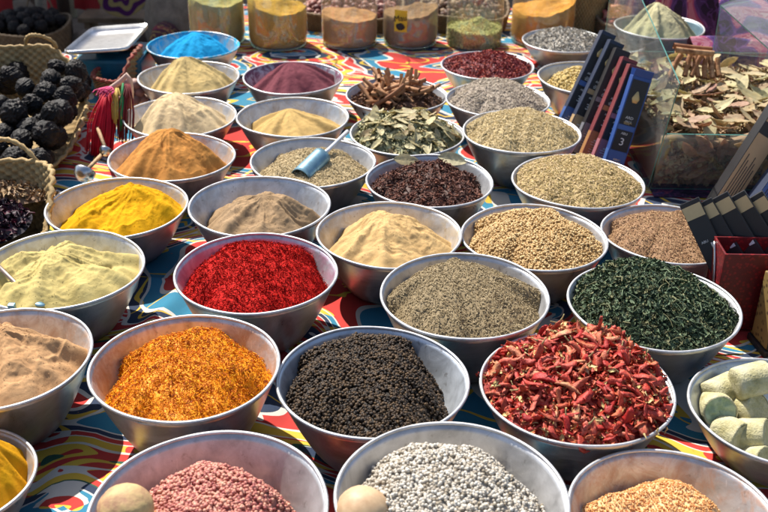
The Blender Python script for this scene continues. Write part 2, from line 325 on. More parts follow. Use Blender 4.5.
# ------------------------------------------------------------------ heaps
class Heap:
    """surface of what a bowl holds: rays from the peak out to the wall"""
    def __init__(s, k, pk, dy=0., e=(.8, .8, .85, .8), power=1., rough=.004, freq=35, furrow=0., cuts=(), extra=(), seed=None, zmax=None):
        s.k = k; X, Yc, R, h = BW[k]; s.R = R; s.h = h; s.seed = seed if seed is not None else sum(map(ord, k)); s.power = power
        x, y, z = UY(pk[0], pk[1], Yc + dy * R); s.p = np.array([x - X, dy * R]); s.z = min(z, zmax) if zmax else z
        a = np.linspace(0, 2 * PI, 241); L, Rr, Fr, Bk = e; c, q = np.cos(a), np.sin(a)
        er = np.where(c > 0, Rr, L) * c ** 2 + np.where(q > 0, Bk, Fr) * q ** 2
        er = er + .02 * np.sin(a * 5 + s.seed) + .014 * np.sin(a * 9 + 2 * s.seed) + .01 * np.sin(a * 17 + s.seed * .3)
        er = np.minimum(er, .965); er[-1] = er[0]
        ex, ey = er * R * c, er * R * q; ze = zin(R, h, er * R)
        rx, ry = ex - s.p[0], ey - s.p[1]; ang = np.unwrap(np.arctan2(ry, rx)); d = np.hypot(rx, ry)
        s.A = np.concatenate([ang - 2 * PI, ang[1:], ang[1:] + 2 * PI]); s.D = np.concatenate([d, d[1:], d[1:]]); s.Z = np.concatenate([ze, ze[1:], ze[1:]])
        s.rough = rough; s.freq = freq; s.furrow = furrow; s.cuts = cuts; s.extra = extra
    def polar(s, phi): return np.interp(phi, s.A, s.D), np.interp(phi, s.A, s.Z)
    def height(s, x, y):
        rx, ry = x - s.p[0], y - s.p[1]; phi = np.arctan2(ry, rx); D, Z = s.polar(phi); q = np.clip(np.hypot(rx, ry) / D, 0, 1)
        m = np.clip((1 - q) * 4, 0, 1); f = s.freq; lo = fbm(x * 11 + 3, y * 11 - 5, 3, s.seed + 2)
        if s.furrow:
            qq = np.clip(q * (1 + .45 * lo * (1 - q) * 2), 0, 1); g = 1 - (np.sqrt(qq * qq + .012) - .1095) / (math.sqrt(1.012) - .1095); g = .55 * g + .45 * (1 - qq ** 1.9)
        else:
            g = (1 - q ** s.power) if s.power > 1 else 1 - q
        z = Z + (s.z - Z) * g
        z = z + s.rough * m * (1.5 * fbm(x * f, y * f, 4, s.seed) + 1.0 * lo)
        if s.furrow:
            pw = phi + 2.2 * fbm(x * 14, y * 14, 2, s.seed + 4); n1 = vn(pw * 1.3 + 7, q * 2.2, s.seed) - .5; n2 = .25 - np.abs(vn(pw * 4.1 + 3, q * 2.0, s.seed + 5) - .5)
            z = z + s.furrow * m * np.clip(q * 3, 0, 1) * (n1 * 1.2 + n2 * .7)
            st = vn(x * 26 + y * 9, y * 24 - x * 7, s.seed + 8); z = z + s.furrow * .16 * m * np.clip((st - .45) * 7, 0, 1)
            z = z + s.furrow * .25 * m * fbm(x * f * 5, y * f * 5, 3, s.seed + 9)
        for (cx, cy, cr, dep) in s.cuts:       # a scoop has been taken out here
            d = np.hypot(x - cx * s.R, (y - cy * s.R)) / (cr * s.R); z = z - dep * np.clip(1 - d, 0, 1) ** .55 * m
        for (cx, cy, cr, hh) in s.extra:
            d = np.hypot(x - cx * s.R, (y - cy * s.R)) / (cr * s.R); z = z + hh * np.exp(-d * d * 2.2) * m
        return z
    def surf(s, na=180, nr=70):
        phi = np.linspace(0, 2 * PI, na, endpoint=False); phi = np.where(phi > PI, phi - 2 * PI, phi); D, Z = s.polar(phi)
        q = (np.linspace(0, 1, nr) ** .85)[:, None]; q[0] = .004
        x = s.p[0] + q * D * np.cos(phi); y = s.p[1] + q * D * np.sin(phi); z = s.height(x, y)
        sk = .0009; rr = np.hypot(x[-1], y[-1]); x[-1] *= 1 + sk / rr; y[-1] *= 1 + sk / rr
        V = np.stack([x, y, z], -1).reshape(-1, 3); Fq = grid_faces(nr, na, True)
        return V, Fq
    def sample(s, n):
        phi = rng.uniform(-PI, PI, n * 3); D, Z = s.polar(phi); keep = rng.random(n * 3) < (D / D.max()) ** 2
        phi = phi[keep][:n]; D = D[keep][:n]; q = np.sqrt(rng.random(len(phi))) * .985
        x = s.p[0] + q * D * np.cos(phi); y = s.p[1] + q * D * np.sin(phi); z = s.height(x, y); e = .003
        nx = -(s.height(x + e, y) - z) / e; ny = -(s.height(x, y + e) - z) / e
        N = np.stack([nx, ny, np.ones_like(nx)], -1); N[:, :2] *= .8; N /= np.linalg.norm(N, axis=1)[:, None]
        return np.stack([x, y, z], -1), N
def instances(tmpl, P, N, size, tilt=.35, lift=.5, squash=None):
    """copy small shapes (x long axis, z up) on to a surface; returns one mesh's data"""
    Vs, Fs, Ts = [], [], []; off = 0; n = len(P); which = rng.integers(0, len(tmpl), n)
    N = N + rng.normal(0, tilt, N.shape); N /= np.linalg.norm(N, axis=1)[:, None]
    r = rng.normal(size=N.shape); X = np.cross(N, r); X /= np.linalg.norm(X, axis=1)[:, None]; Yv = np.cross(N, X)
    sz = rng.uniform(size[0], size[1], n)
    for i, (V, Fc) in enumerate(tmpl):
        m = which == i; k = m.sum()
        if not k: continue
        W = P[m][:, None] + (V[None, :, 0:1] * X[m][:, None] + V[None, :, 1:2] * Yv[m][:, None] + (V[None, :, 2:3] + lift) * N[m][:, None]) * sz[m][:, None, None]
        Vs.append(W.reshape(-1, 3)); Fs.append((Fc[None] + (np.arange(k) * len(V))[:, None, None]).reshape(-1, Fc.shape[1]) + off)
        Ts.append(np.repeat(rng.random(k), len(V))); off += k * len(V)
    return np.concatenate(Vs), Fs, np.concatenate(Ts)
def seed_t(L=1, wd=.4, n=5, bend=.0, rings=((-1, .02), (-.75, .6), (0, 1), (.75, .6), (1, .02))):
    V = []
    for t, r in rings:
        for j in range(n):
            a = 2 * PI * j / n; V.append((t * L, wd * r * math.cos(a), wd * r * math.sin(a) + bend * (1 - t * t)))
    return np.array(V), grid_faces(len(rings), n, True)
def thread_t(L=1., wd=.12, bend=.5, seed=0):
    r = random.Random(seed); V = []; m = 4
    for i in range(m):
        t = i / (m - 1) * 2 - 1; y = bend * math.sin(t * 1.8 + r.uniform(-1, 1)) * .5 + r.uniform(-.1, .1); z = bend * .5 * math.cos(t * 2.1 + r.uniform(-1, 1)) 
        for a in (0, 2.09, 4.19): V.append((t * L, y + wd * math.cos(a), z + wd * math.sin(a)))
    return np.array(V), grid_faces(m, 3, True)
def flake_t(L=1., wd=.4, curl=.35, seed=0, m=4):
    r = random.Random(seed); V = []
    for i in range(m):
        t = i / (m - 1) * 2 - 1; ww = wd * (1 - .75 * t * t) * r.uniform(.7, 1.2); zc = curl * r.uniform(-1, 1) * .6
        for q in (-1, 0, 1): V.append((t * L + r.uniform(-.1, .1), q * ww, zc + curl * (abs(q) * r.uniform(.2, 1.2))))
    return np.array(V), grid_faces(m, 3, False)
IC1 = [ico(1, .05, i) for i in range(3)]; IC2 = [ico(2, .14, i) for i in range(4)]; ICP = [ico(2, .26, i + 7) for i in range(4)]
SEEDS = [seed_t(1, .3, 5, b) for b in (0, .12, -.1)]; RICE = [seed_t(1, .2, 5, b) for b in (0, .2, -.15)]
CRUMB = [ico(1, .5, i + 20, (1, .8, .7)) for i in range(5)]
FLAKES = [flake_t(1, .45, .4, i) for i in range(6)]; SLIVER = [flake_t(1, .16, .3, i + 10) for i in range(6)]
THREADS = [thread_t(1, .13, .8, i) for i in range(6)]; NEEDLE = [thread_t(1, .07, .3, i + 9) for i in range(5)]
CLOVE = []
for _i in range(3):
    a_ = seed_t(1, .16, 5, .12 * _i, ((-1, .2), (-.3, .9), (.55, 1.), (.62, 1.9), (.85, 1.5), (1.1, .1))); CLOVE.append(a_)
def grains(k, name, label, cat, heap, layers, mat, base_t=.3):
    X, Yc = BW[k][:2]; V, Fq = heap.surf(110, 44); V = V.copy(); V[:, 2] -= .0012
    Vs = [V]; Fs = [Fq]; Ts = [np.full(len(V), base_t)]; off = len(V)
    for tm, n, size, tilt, lift in layers:
        P, N = heap.sample(n); v, f, t = instances(tm, P, N, size, tilt, lift)
        Vs.append(v); Fs += [q + off for q in f]; Ts.append(t); off += len(v)
    o = link(name, mesh(name, np.concatenate(Vs), Fs, True, np.concatenate(Ts)), mat, None, (X, Yc, 0))
    return props(o, label, cat, 'spices heaped in the bowls', 'stuff')
def powder(k, name, label, heap, c, c2=None, crumbs=260, grain=1.):
    X, Yc = BW[k][:2]; V, Fq = heap.surf(230, 96); P, N = heap.sample(crumbs); v, f, t = instances(CRUMB, P, N, (.0004, .0010), .5, .1)
    o = link(name, mesh(name, np.concatenate([V, v]), [Fq] + [q + len(V) for q in f], True), powder_mat(label[:40], c, c2, grain), None, (X, Yc, 0))
    return props(o, label, 'spice powder', 'spices heaped in the bowls', 'stuff')
# --- powders
powder('yellow', 'powder_heap', 'bright yellow turmeric powder heap with a cut face', Heap('yellow', (131, 184), .12, (.84, .93, .88, .8), furrow=.010, rough=.005, cuts=((.12, -.2, .42, .013), (-.25, -.55, .3, .006))), (.72, .37, .010), (.56, .26, .006), 420)
powder('orange', 'powder_heap', 'tall orange brown powder heap', Heap('orange', (170, 129), .05, (.88, .86, .9, .8), furrow=.009, rough=.006, cuts=((.25, -.3, .35, .010), (-.35, -.1, .25, .005)), extra=((-.25, .05, .25, .006),)), (.55, .25, .065), (.4, .165, .04), 420)
powder('ltan', 'powder_heap', 'pale sandy powder heap rising to a blunt cone', Heap('ltan', (173, 92), .0, (.84, .88, .92, .8), furrow=.008, rough=.005, cuts=((.1, -.1, .35, .006),)), (.66, .50, .29), (.5, .37, .2), 300)
powder('beige', 'powder_heap', 'yellowish tan powder heap just in front of the blue one', Heap('beige', (185, 57), .1, (.8, .86, .92, .8), furrow=.007, rough=.005, cuts=((.15, -.2, .35, .006),)), (.58, .43, .19), (.42, .3, .12), 300)
powder('blue', 'powder_heap', 'bright blue powder heap', Heap('blue', (196, 32), .1, (.82, .86, .9, .8), furrow=.007, rough=.005), (.015, .30, .56), (.01, .23, .48), 200)
powder('purple', 'powder_heap', 'dark purple powder heap', Heap('purple', (290, 62), .08, (.84, .9, .92, .86), furrow=.005, rough=.005), (.19, .058, .07), (.12, .032, .045), 260)
powder('tan1', 'powder_heap', 'low mound of ochre brown powder', Heap('tan1', (288, 110), .02, (.82, .86, .9, .8), power=1.8, rough=.004, furrow=.002), (.55, .37, .14), (.42, .27, .1), 260)
powder('sand', 'powder_heap', 'dull greyish brown powder heap with a twin crest', Heap('sand', (262, 195), -.02, (.82, .85, .9, .74), furrow=.010, rough=.006, cuts=((-.02, -.28, .3, .010),), extra=((.35, -.1, .3, .008),)), (.37, .25, .145), (.26, .17, .09), 420)
powder('tan2', 'powder_heap', 'light tan powder heap with an even round top', Heap('tan2', (385, 215), .08, (.84, .88, .93, .82), furrow=.009, rough=.008, power=1.5, cuts=((.3, -.1, .3, .006),)), (.60, .40, .18), (.46, .29, .12), 420)
powder('cream', 'powder_heap', 'pale cream green powder heap with a spoon lying in it', Heap('cream', (50, 247), .05, (.9, .93, .93, .85), furrow=.012, rough=.005, cuts=((-.25, .05, .35, .012), (.2, -.35, .3, .006)), extra=((-.5, .05, .3, .012),)), (.56, .45, .18), (.42, .33, .12), 400)
powder('brown', 'powder_heap', 'pinkish brown powder heap with long ridges', Heap('brown', (-2, 332), .1, (.88, .9, .93, .84), furrow=.014, rough=.006, cuts=((.1, -.25, .4, .008),)), (.52, .31, .155), (.38, .21, .10), 500)
powder('turm', 'powder_heap', 'golden orange powder heap in the lower left corner', Heap('turm', (-22, 438), .2, (.9, .86, .93, .9), power=1.8, furrow=.004, rough=.004), (.80, .40, .012), (.66, .27, .01), 260)
powder('cone', 'powder_heap', 'tall pale green grey powder cone at the back right', Heap('cone', (657, 3), .0, (.84, .86, .9, .8), furrow=.010, rough=.006), (.55, .5, .3), (.4, .36, .2), 200)
# --- grains
grains('redfl', 'spice_flakes', 'bright red spice flakes filling a bowl', 'spice flakes', Heap('redfl', (256, 247), .42, (.88, .87, .95, .9), power=3.2, rough=.006, freq=25),
       [(SLIVER, 5200, (.0018, .0038), .9, .35), (FLAKES, 900, (.0012, .0022), .8, .4)], tint_mat('red flakes', [(0.282, 0.00565, 0.0058), (0.554, 0.0141, 0.0105), (0.648, 0.0354, 0.0175), (0.453, 0.00851, 0.00701), (0.14, 0.00353, 0.00349)], .8, .1))
grains('saff', 'safflower_threads', 'loose orange safflower threads filling a bowl', 'dried threads', Heap('saff', (186, 339), .38, (.84, .89, .95, .86), power=2.8, rough=.010, freq=28),
       [(THREADS, 5600, (.0022, .0045), .9, .5), (FLAKES, 900, (.0014, .0026), .9, .5)], tint_mat('safflower', [(0.496, 0.11, 0.0042), (0.882, 0.331, 0.0084), (0.9, 0.441, 0.0158), (0.827, 0.265, 0.0063), (0.276, 0.0496, 0.0042)], .6, .2))
grains('bpep', 'peppercorns', 'black peppercorns filling a bowl', 'peppercorns', Heap('bpep', (362, 346), .5, (.9, .78, .94, .92), power=3.6, rough=.005, freq=22),
       [(ICP, 5200, (.0015, .0023), .5, .55), (ICP, 900, (.0016, .0024), .5, 1.3)], tint_mat('black pepper', [(0.0126, 0.00765, 0.00445), (0.0448, 0.026, 0.0122), (0.117, 0.0682, 0.0306), (0.027, 0.0153, 0.00778)], .55, .28, 700, .5), .1)
grains('pinkpep', 'peppercorns', 'pale pink peppercorns at the front edge', 'peppercorns', Heap('pinkpep', (205, 474), .42, (.8, .76, .88, .8), power=3.2, rough=.006, freq=22),
       [(IC2, 3900, (.0016, .0025), .5, .55), (IC2, 500, (.0016, .0024), .5, 1.3), (FLAKES, 60, (.0018, .003), .8, 1.5)], tint_mat('pink pepper', [(0.317, 0.0787, 0.0701), (0.58, 0.247, 0.175), (0.652, 0.337, 0.228), (0.485, 0.169, 0.132)], .5, .4, 700, .3), .3)
grains('whitepep', 'peppercorns', 'white peppercorns at the front edge', 'peppercorns', Heap('whitepep', (436, 452), .38, (.9, .86, .92, .82), power=2.3, rough=.009, freq=22),
       [(IC2, 4400, (.0015, .0024), .5, .55), (IC2, 600, (.0016, .0024), .5, 1.3), (FLAKES, 50, (.0018, .003), .8, 1.5)], tint_mat('white pepper', [(0.285, 0.237, 0.171), (0.551, 0.503, 0.427), (0.646, 0.608, 0.532), (0.437, 0.38, 0.304)], .55, .4, 700, .3), .3)
grains('lentil', 'spice_crumbs', 'crumbly pale orange spice at the front edge', 'crumbly spice', Heap('lentil', (680, 487), .4, (.84, .72, .88, .8), power=2.3, rough=.010, freq=30),
       [(CRUMB, 8000, (.0005, .0017), .8, .3)], tint_mat('orange crumbs', [(0.72, 0.33, 0.1), (0.84, 0.494, 0.2), (0.88, 0.597, 0.3), (0.62, 0.227, 0.08)], .8, .2), .6)
SD = lambda n, a, b: [(SEEDS, n, (a, b), .45, .2)]
grains('cumin', 'seed_heap', 'greyish brown cumin seeds filling a wide bowl', 'seeds', Heap('cumin', (452, 267), .36, (.9, .92, .94, .9), power=2.4, rough=.006),
       SD(6200, .0016, .0025), tint_mat('cumin', [(0.196, 0.142, 0.0752), (0.414, 0.318, 0.171), (0.598, 0.481, 0.292), (0.322, 0.24, 0.121)], .75), .2)
grains('coriander', 'seed_heap', 'round golden brown coriander seeds filling a bowl', 'seeds', Heap('coriander', (535, 212), .38, (.9, .92, .94, .9), power=2.3, rough=.006),
       [(IC1, 4200, (.0015, .0022), .5, .6)], tint_mat('coriander', [(0.45, 0.275, 0.107), (0.725, 0.5, 0.226), (0.85, 0.65, 0.344), (0.6, 0.388, 0.166)], .7), .15)
grains('caraway', 'seed_heap', 'small reddish brown seeds filling the bowl behind the black packets', 'seeds', Heap('caraway', (668, 214), .4, (.9, .92, .94, .9), power=2.4, rough=.006),
       SD(5000, .0014, .0024), tint_mat('caraway', [(0.221, 0.119, 0.0616), (0.5, 0.294, 0.142), (0.764, 0.532, 0.283), (0.367, 0.196, 0.0986)], .75), .2)
grains('olive', 'seed_heap', 'olive coloured seeds under the blue scoop', 'seeds', Heap('olive', (312, 152), .3, (.86, .88, .94, .84), power=2.2, rough=.010, freq=24),
       SD(4600, .0016, .0028), tint_mat('olive seeds', [(0.335, 0.251, 0.124), (0.637, 0.503, 0.279), (0.872, 0.7, 0.435), (0.503, 0.381, 0.202)], .75), .2)
fen = [(.42, .31, .14), (.7, .55, .3), (.8, .67, .43), (.56, .44, .21)]
grains('fenn1', 'seed_heap', 'straw coloured seeds heaped between bay leaves and cartons', 'seeds', Heap('fenn1', (523, 112), .32, (.95, .95, .95, .95), power=2.3, rough=.007),
       [(RICE, 4400, (.0026, .0042), .4, .15)], tint_mat('straw seeds', fen, .75), .2)
grains('fenn2', 'seed_heap', 'green fennel seeds heaped right beside the cartons', 'seeds', Heap('fenn2', (578, 158), .4, (.95, .95, .95, .95), power=2.3, rough=.006),
       [(RICE, 3800, (.0030, .0048), .4, .15), (NEEDLE, 900, (.003, .006), .5, .3)], tint_mat('fennel', [(0.362, 0.269, 0.107), (0.724, 0.536, 0.26), (0.9, 0.692, 0.428), (0.544, 0.423, 0.184)], .75), .2)
grains('lav', 'seed_heap', 'grey seeds heaped beside the cinnamon bowl', 'seeds', Heap('lav', (497, 81), .3, (.94, .94, .95, .94), power=2.3, rough=.006),
       [(SEEDS, 3000, (.0022, .0036), .5, .2)], tint_mat('grey seeds', [(0.234, 0.185, 0.149), (0.576, 0.487, 0.371), (0.9, 0.773, 0.593), (0.432, 0.353, 0.267)], .75), .2)
grains('grey', 'flower_buds', 'pale grey dried flower buds at the back', 'dried buds', Heap('grey', (566, 29), .3, (.93, .93, .95, .93), power=2, rough=.008),
       [(FLAKES, 1700, (.0028, .0056), .8, .3), (SEEDS, 900, (.002, .004), .8, .4)], tint_mat('grey buds', [(0.364, 0.322, 0.272), (0.644, 0.602, 0.516), (0.84, 0.798, 0.706), (0.28, 0.238, 0.19)], .75), .2)
grains('dkred', 'hibiscus_bits', 'dark red dried hibiscus bits in a bowl at the back', 'dried petals', Heap('dkred', (490, 54), .3, (.94, .94, .95, .94), power=2.2, rough=.008),
       [(FLAKES, 2600, (.0024, .0050), .8, .3)], tint_mat('hibiscus bits', [(0.158, 0.0224, 0.0288), (0.387, 0.056, 0.048), (0.598, 0.16, 0.096), (0.246, 0.032, 0.04)], .6), .1)
grains('ysed', 'seed_heap', 'golden yellow seeds behind the leaning cartons', 'seeds', Heap('ysed', (578, 68), .1, (.86, .9, .92, .86), power=1.6, rough=.008),
       [(CRUMB, 1800, (.002, .0038), .8, .3)], tint_mat('golden seeds', [(0.483, 0.333, 0.092), (0.713, 0.54, 0.23), (0.805, 0.655, 0.345), (0.575, 0.414, 0.138)], .75), .2)
grains('herb', 'dried_herb', 'dark green dried herb heaped over a bowl', 'dried herb', Heap('herb', (640, 268), .5, (.95, .94, .945, .95), power=2.6, rough=.014, freq=22),
       [(FLAKES, 6500, (.0024, .0056), .9, .5), (THREADS, 160, (.005, .012), .6, .3), (NEEDLE, 50, (.008, .014), .5, .4)],
       tint_mat('dark herb', [(.03, .05, .026), (.10, .15, .075), (.19, .25, .14), (.065, .105, .05), (.2, .19, .09)], .7), .1)
grains('cloves', 'cloves', 'dark brown cloves under a green leaf', 'cloves', Heap('cloves', (432, 167), .35, (.9, .86, .94, .88), power=2, rough=.009),
       [(CLOVE, 1500, (.0042, .0078), .8, .4), (FLAKES, 260, (.004, .007), .9, .8)], tint_mat('cloves', [(0.0625, 0.0229, 0.0141), (0.139, 0.0459, 0.0261), (0.208, 0.0765, 0.0434), (0.0834, 0.0281, 0.0195)], .6), .1)
# ------------------------------------------------------------------ single pieces resting on heaps
def place_on(hp, k, x, y, lift=0.):
    X, Yc = BW[k][:2]; z = float(hp.height(np.array([x]), np.array([y]))[0]); return Vector((X + x, Yc + y, z + lift))
def face_normal_rot(hp, x, y, tilt=.3):
    e = .004; h = lambda a, b: float(hp.height(np.array([a]), np.array([b]))[0]); z = h(x, y)
    n = Vector((-(h(x + e, y) - z) / e, -(h(x, y + e) - z) / e, 1)).normalized() + Vector(rng.normal(0, tilt, 3)); n.normalize()
    return (n.to_track_quat('Z', 'Y').to_matrix().to_4x4() @ Matrix.Rotation(random.uniform(0, 2 * PI), 4, 'Z'))
# chilies
M_chili = rand_mat('dried chili skin', [(.55, .035, .03), (.72, .12, .07), (.42, .02, .02), (.72, .24, .12), (.62, .06, .045), (.8, .2, .12), (.72, .1, .07), (.8, .42, .2), (.74, .22, .1)], .5, .4, 190, .8, .0022, (.36, .02, .015))
M_stem = plain('dry stem', (.45, .36, .16), .8)
def chili_mesh(i):
    r = random.Random(i); L = r.uniform(.020, .035); m = 9; bend = r.uniform(-.0055, .0055); V = []
    wd = r.uniform(.0040, .0060); ph = r.uniform(0, 6)
    for j in range(m):
        t = j / (m - 1); rr = wd * (math.sin(PI * min(1, .16 + t * .84)) ** .6 * (1 - .35 * t) + .04); c = (t * L - L / 2, bend * math.sin(t * 2.6), .0015 * math.sin(t * 5 + ph))
        for q in range(10):
            a = 2 * PI * q / 10 + t * r.uniform(.2, .6); k = 1 + .36 * math.sin(3 * a + ph + t * 4) + .15 * math.sin(5 * a + t * 9) + r.uniform(-.14, .14)
            V.append((c[0] + r.uniform(-.0006, .0006), c[1] + rr * k * math.cos(a), c[2] + rr * k * .38 * math.sin(a)))
    mb = MB(); Fq = grid_faces(m, 10, True).tolist() + [list(range(10))[::-1], list(range((m - 1) * 10, m * 10))]; mb.add(V, Fq)
    return mb, L
translucent(M_chili, .2)
cm = []
for i in range(9):
    mb, L = chili_mesh(i); me = mesh('chili', np.concatenate(mb.V), mb.F, True); me.materials.append(M_chili)
    cm.append((me, L))
stems = []
for i in range(3):
    V, Fs = tube([(-.0 - .002 * j * 1.6, .0008 * math.sin(j + i), .0006 * j) for j in range(4)], [.0016, .0009, .0007, .0008], 6); me = mesh('stem', V, Fs, True); me.materials.append(M_stem); stems.append(me)
hc = Heap('chili', (588, 338), .45, (.95, .95, .95, .95), power=2.6, rough=.010)
grains('chili', 'chili_scraps', 'chili scraps and yellow seeds under the red pods', 'chili scraps', hc, [(FLAKES, 2600, (.003, .0065), .9, .6), (CRUMB, 420, (.0012, .0019), .8, 2.2), (FLAKES, 260, (.003, .006), .9, 2.)], tint_mat('chili scraps', [(0.3, 0.022, 0.015), (0.5, 0.055, 0.03), (0.62, 0.154, 0.07), (0.4, 0.033, 0.02), (0.66, 0.495, 0.2)], .5), .1)
pts = []
while len(pts) < 290:
    a = random.uniform(0, 2 * PI); q = math.sqrt(random.random()) * .90 * .1266; x, y = q * math.cos(a), q * math.sin(a)
    if all((x - u) ** 2 + (y - v) ** 2 > (.0052) ** 2 for u, v in pts): pts.append((x, y))
for i, (x, y) in enumerate(pts):
    me, L = cm[i % 9]; o = link('dried_chili', me); p = place_on(hc, 'chili', x, y, random.uniform(.002, .009))
    o.matrix_world = Matrix.Translation(p) @ face_normal_rot(hc, x, y, .5) @ Matrix.Scale(random.uniform(.7, 1.2), 4)
    props(o, 'wrinkled dried red chili pod in the heaped bowl of chilies', 'chili', 'dried chilies in the front bowl')
    if i % 4 == 0:
        st = link('stem', stems[i % 3], parent=o); st.location = (-L / 2 + .0005, 0, 0)
# leaves
M_bay = rand_mat('dry bay leaf', [(.78, .68, .38), (.64, .56, .28), (.82, .74, .47), (.58, .48, .24), (.78, .65, .38), (.56, .40, .22)], .6, .3, 90, .35, .0008, (.46, .41, .25))
M_lbrown = rand_mat('brown dry leaf', [(.6, .38, .25), (.62, .5, .26), (.5, .27, .22), (.68, .56, .36), (.55, .35, .26)], .6, .3, 70, .4, .001, (.35, .2, .12))
translucent(M_bay); translucent(M_lbrown, .4)
def leaf_mesh(i, L=.06, W=.024):
    r = random.Random(i + 50); m, n = 11, 7; V = []; c1, c2, tw = r.uniform(-.4, .5), r.uniform(-.1, .6), r.uniform(-.4, .4)
    for j in range(m):
        t = j / (m - 1); ww = W / 2 * (math.sin(PI * t) ** .75) * (1.1 - .25 * t) + .0003
        for q in range(n):
            s_ = q / (n - 1) * 2 - 1; z = c2 * .3 * W * s_ * s_ * math.sin(PI * t) + c1 * L * .16 * (t - .5) ** 2 * 4 + tw * s_ * ww * (t - .5) + .0007 * math.sin(t * 26 + abs(s_) * 4 + i) - .0010 * math.exp(-s_ * s_ * 30)
            if r.random() < .04: ww *= .9
            V.append(((t - .5) * L, s_ * ww + .06 * L * math.sin(t * 3) * c1, z))
    Vn = np.array(V); V2 = Vn.copy(); V2[:, 2] -= .0005; Fq = grid_faces(m, n, False); nn = m * n
    me = mesh('leaf', np.concatenate([Vn, V2]), np.concatenate([Fq, Fq[:, ::-1] + nn]), True); return me
LM = [leaf_mesh(i) for i in range(8)]
for me in LM: me.materials.append(M_bay)
LMB = [m.copy() for m in LM]
for me in LMB: me.materials.clear(); me.materials.append(M_lbrown)
hb = Heap('bay', (405, 118), .1, (.93, .93, .94, .93), power=2.6, rough=.010)
grains('bay', 'leaf_scraps', 'crumbled leaf scraps among the bay leaves in the round bowl', 'leaf scraps', hb, [(FLAKES, 1100, (.003, .009), .35, .2)], tint_mat('leaf scraps', [(0.225, 0.21, 0.105), (0.51, 0.495, 0.27), (0.72, 0.69, 0.42), (0.375, 0.3, 0.15)], .7), .1)
def scatter_leaves(hp, k, n, sc, lab, grp, meshes=LM, tilt=.17):
    P = []; R = BW[k][2]; t = 0
    while len(P) < n and t < 9999:
        t += 1; a = random.uniform(0, 2 * PI); q = math.sqrt(random.random()) * .86 * R; x, y = q * math.cos(a), q * math.sin(a)
        if all((x - u) ** 2 + (y - v) ** 2 > .010 ** 2 for u, v in P): P.append((x, y))
    for i, (x, y) in enumerate(P):
        o = link('bay_leaf', meshes[i % len(meshes)]); o.matrix_world = Matrix.Translation(place_on(hp, k, x, y, random.uniform(.001, .008))) @ face_normal_rot(hp, x, y, tilt) @ Matrix.Scale(random.uniform(*sc), 4)
        props(o, lab, 'leaf', grp)
scatter_leaves(hb, 'bay', 95, (.5, .85), 'pale dried bay leaf in the round bowl of leaves', 'bay leaves in the bowl')
hcl = Heap('cloves', (432, 166), .15, (.88, .84, .93, .86), power=1.5)
for i, (px, py, s_, lab) in enumerate([(406, 168, 1.0, 'crumpled green leaf on the left back of the cloves'), (452, 168, 1.15, 'pale green leaf lying at the back right of the cloves')]):
    x, y, z = U(px, py, .088); o = link('green_leaf', LM[i * 3], None); o.matrix_world = Matrix.Translation((x, y + .004, .104)) @ Euler((.75, .1, .15 - i * .4)).to_matrix().to_4x4() @ Matrix.Scale(s_ * .85, 4) @ Matrix.Scale(1.2, 4, (0, 1, 0)); props(o, lab, 'leaf')
# cinnamon
M_cin = rand_mat('cinnamon bark', [(.46, .24, .11), (.36, .17, .075), (.56, .33, .17), (.3, .13, .06)], .7, .25, 60, .5, .0012, (.2, .08, .035))
def quill(i, L=.07, R=.0062):
    r = random.Random(i); m = 12; n = 34; V = []
    for j in range(m):
        t = j / (m - 1)
        for q in range(n):
            half = n // 2; s_ = q if q < half else n - 1 - q; u = s_ / (half - 1); a = (u - .5) * 2 * PI * 1.25
            rr = R * (.38 + .62 * abs(math.cos((u - .5) * PI)) ** .8) * (1 if q < half else .8); sg = 1
            cx = 0.0; V.append((rr * math.cos(a) * (1 + .04 * math.sin(j + i)), rr * math.sin(a), (t - .5) * L * (1 + .01 * r.uniform(-1, 1))))
    V = np.array(V); V[:, 0] += .003 * math.sin(i) * (V[:, 2] / L * 2) ** 2
    return mesh('quill', V, grid_faces(m, n, True), True)
QM = [quill(i, .055 + .006 * i, .0048 + .0005 * (i % 3)) for i in range(6)]
for me in QM: me.materials.append(M_cin)
hq = Heap('cinn', (398, 88), .0, (.9, .9, .93, .86), power=1.8, rough=.01)
M_cs = tint_mat('cinnamon scraps', [(.1, .04, .02), (.24, .11, .05), (.4, .24, .13), (.14, .06, .03)], .7)
grains('cinn', 'bark_scraps', 'broken bark and dark flower scraps under the cinnamon sticks', 'bark scraps', hq, [(FLAKES, 500, (.004, .010), .9, .3), (CLOVE, 160, (.005, .009), .9, .3)], M_cs, .1)
Xc, Yc_, Rc, _h = BW['cinn']
for i in range(62):
    a = random.uniform(0, 2 * PI); q = math.sqrt(random.random()) * .088; x, y = q * math.cos(a), q * math.sin(a)
    up = i % 6 == 0; z = float(hq.height(np.array([x]), np.array([y]))[0])
    tl = random.uniform(.05, .55) if up else random.uniform(1.0, 1.5)
    o = link('cinnamon_stick', QM[i % 6]); az = random.uniform(-1.3, 1.3) + PI / 2 * 0
    o.matrix_world = Matrix.Translation((Xc + x * .9, Yc_ + y * .9, z + (.022 if up else random.uniform(.004, .017)))) @ Matrix.Rotation(az, 4, 'Z') @ Matrix.Rotation(tl * random.choice((-1, 1)), 4, 'Y' if random.random() < .8 else 'X') @ Matrix.Rotation(random.uniform(0, 6), 4, 'Z')
    props(o, 'curled brown cinnamon stick in the round bowl', 'cinnamon stick', 'cinnamon sticks in the bowl')
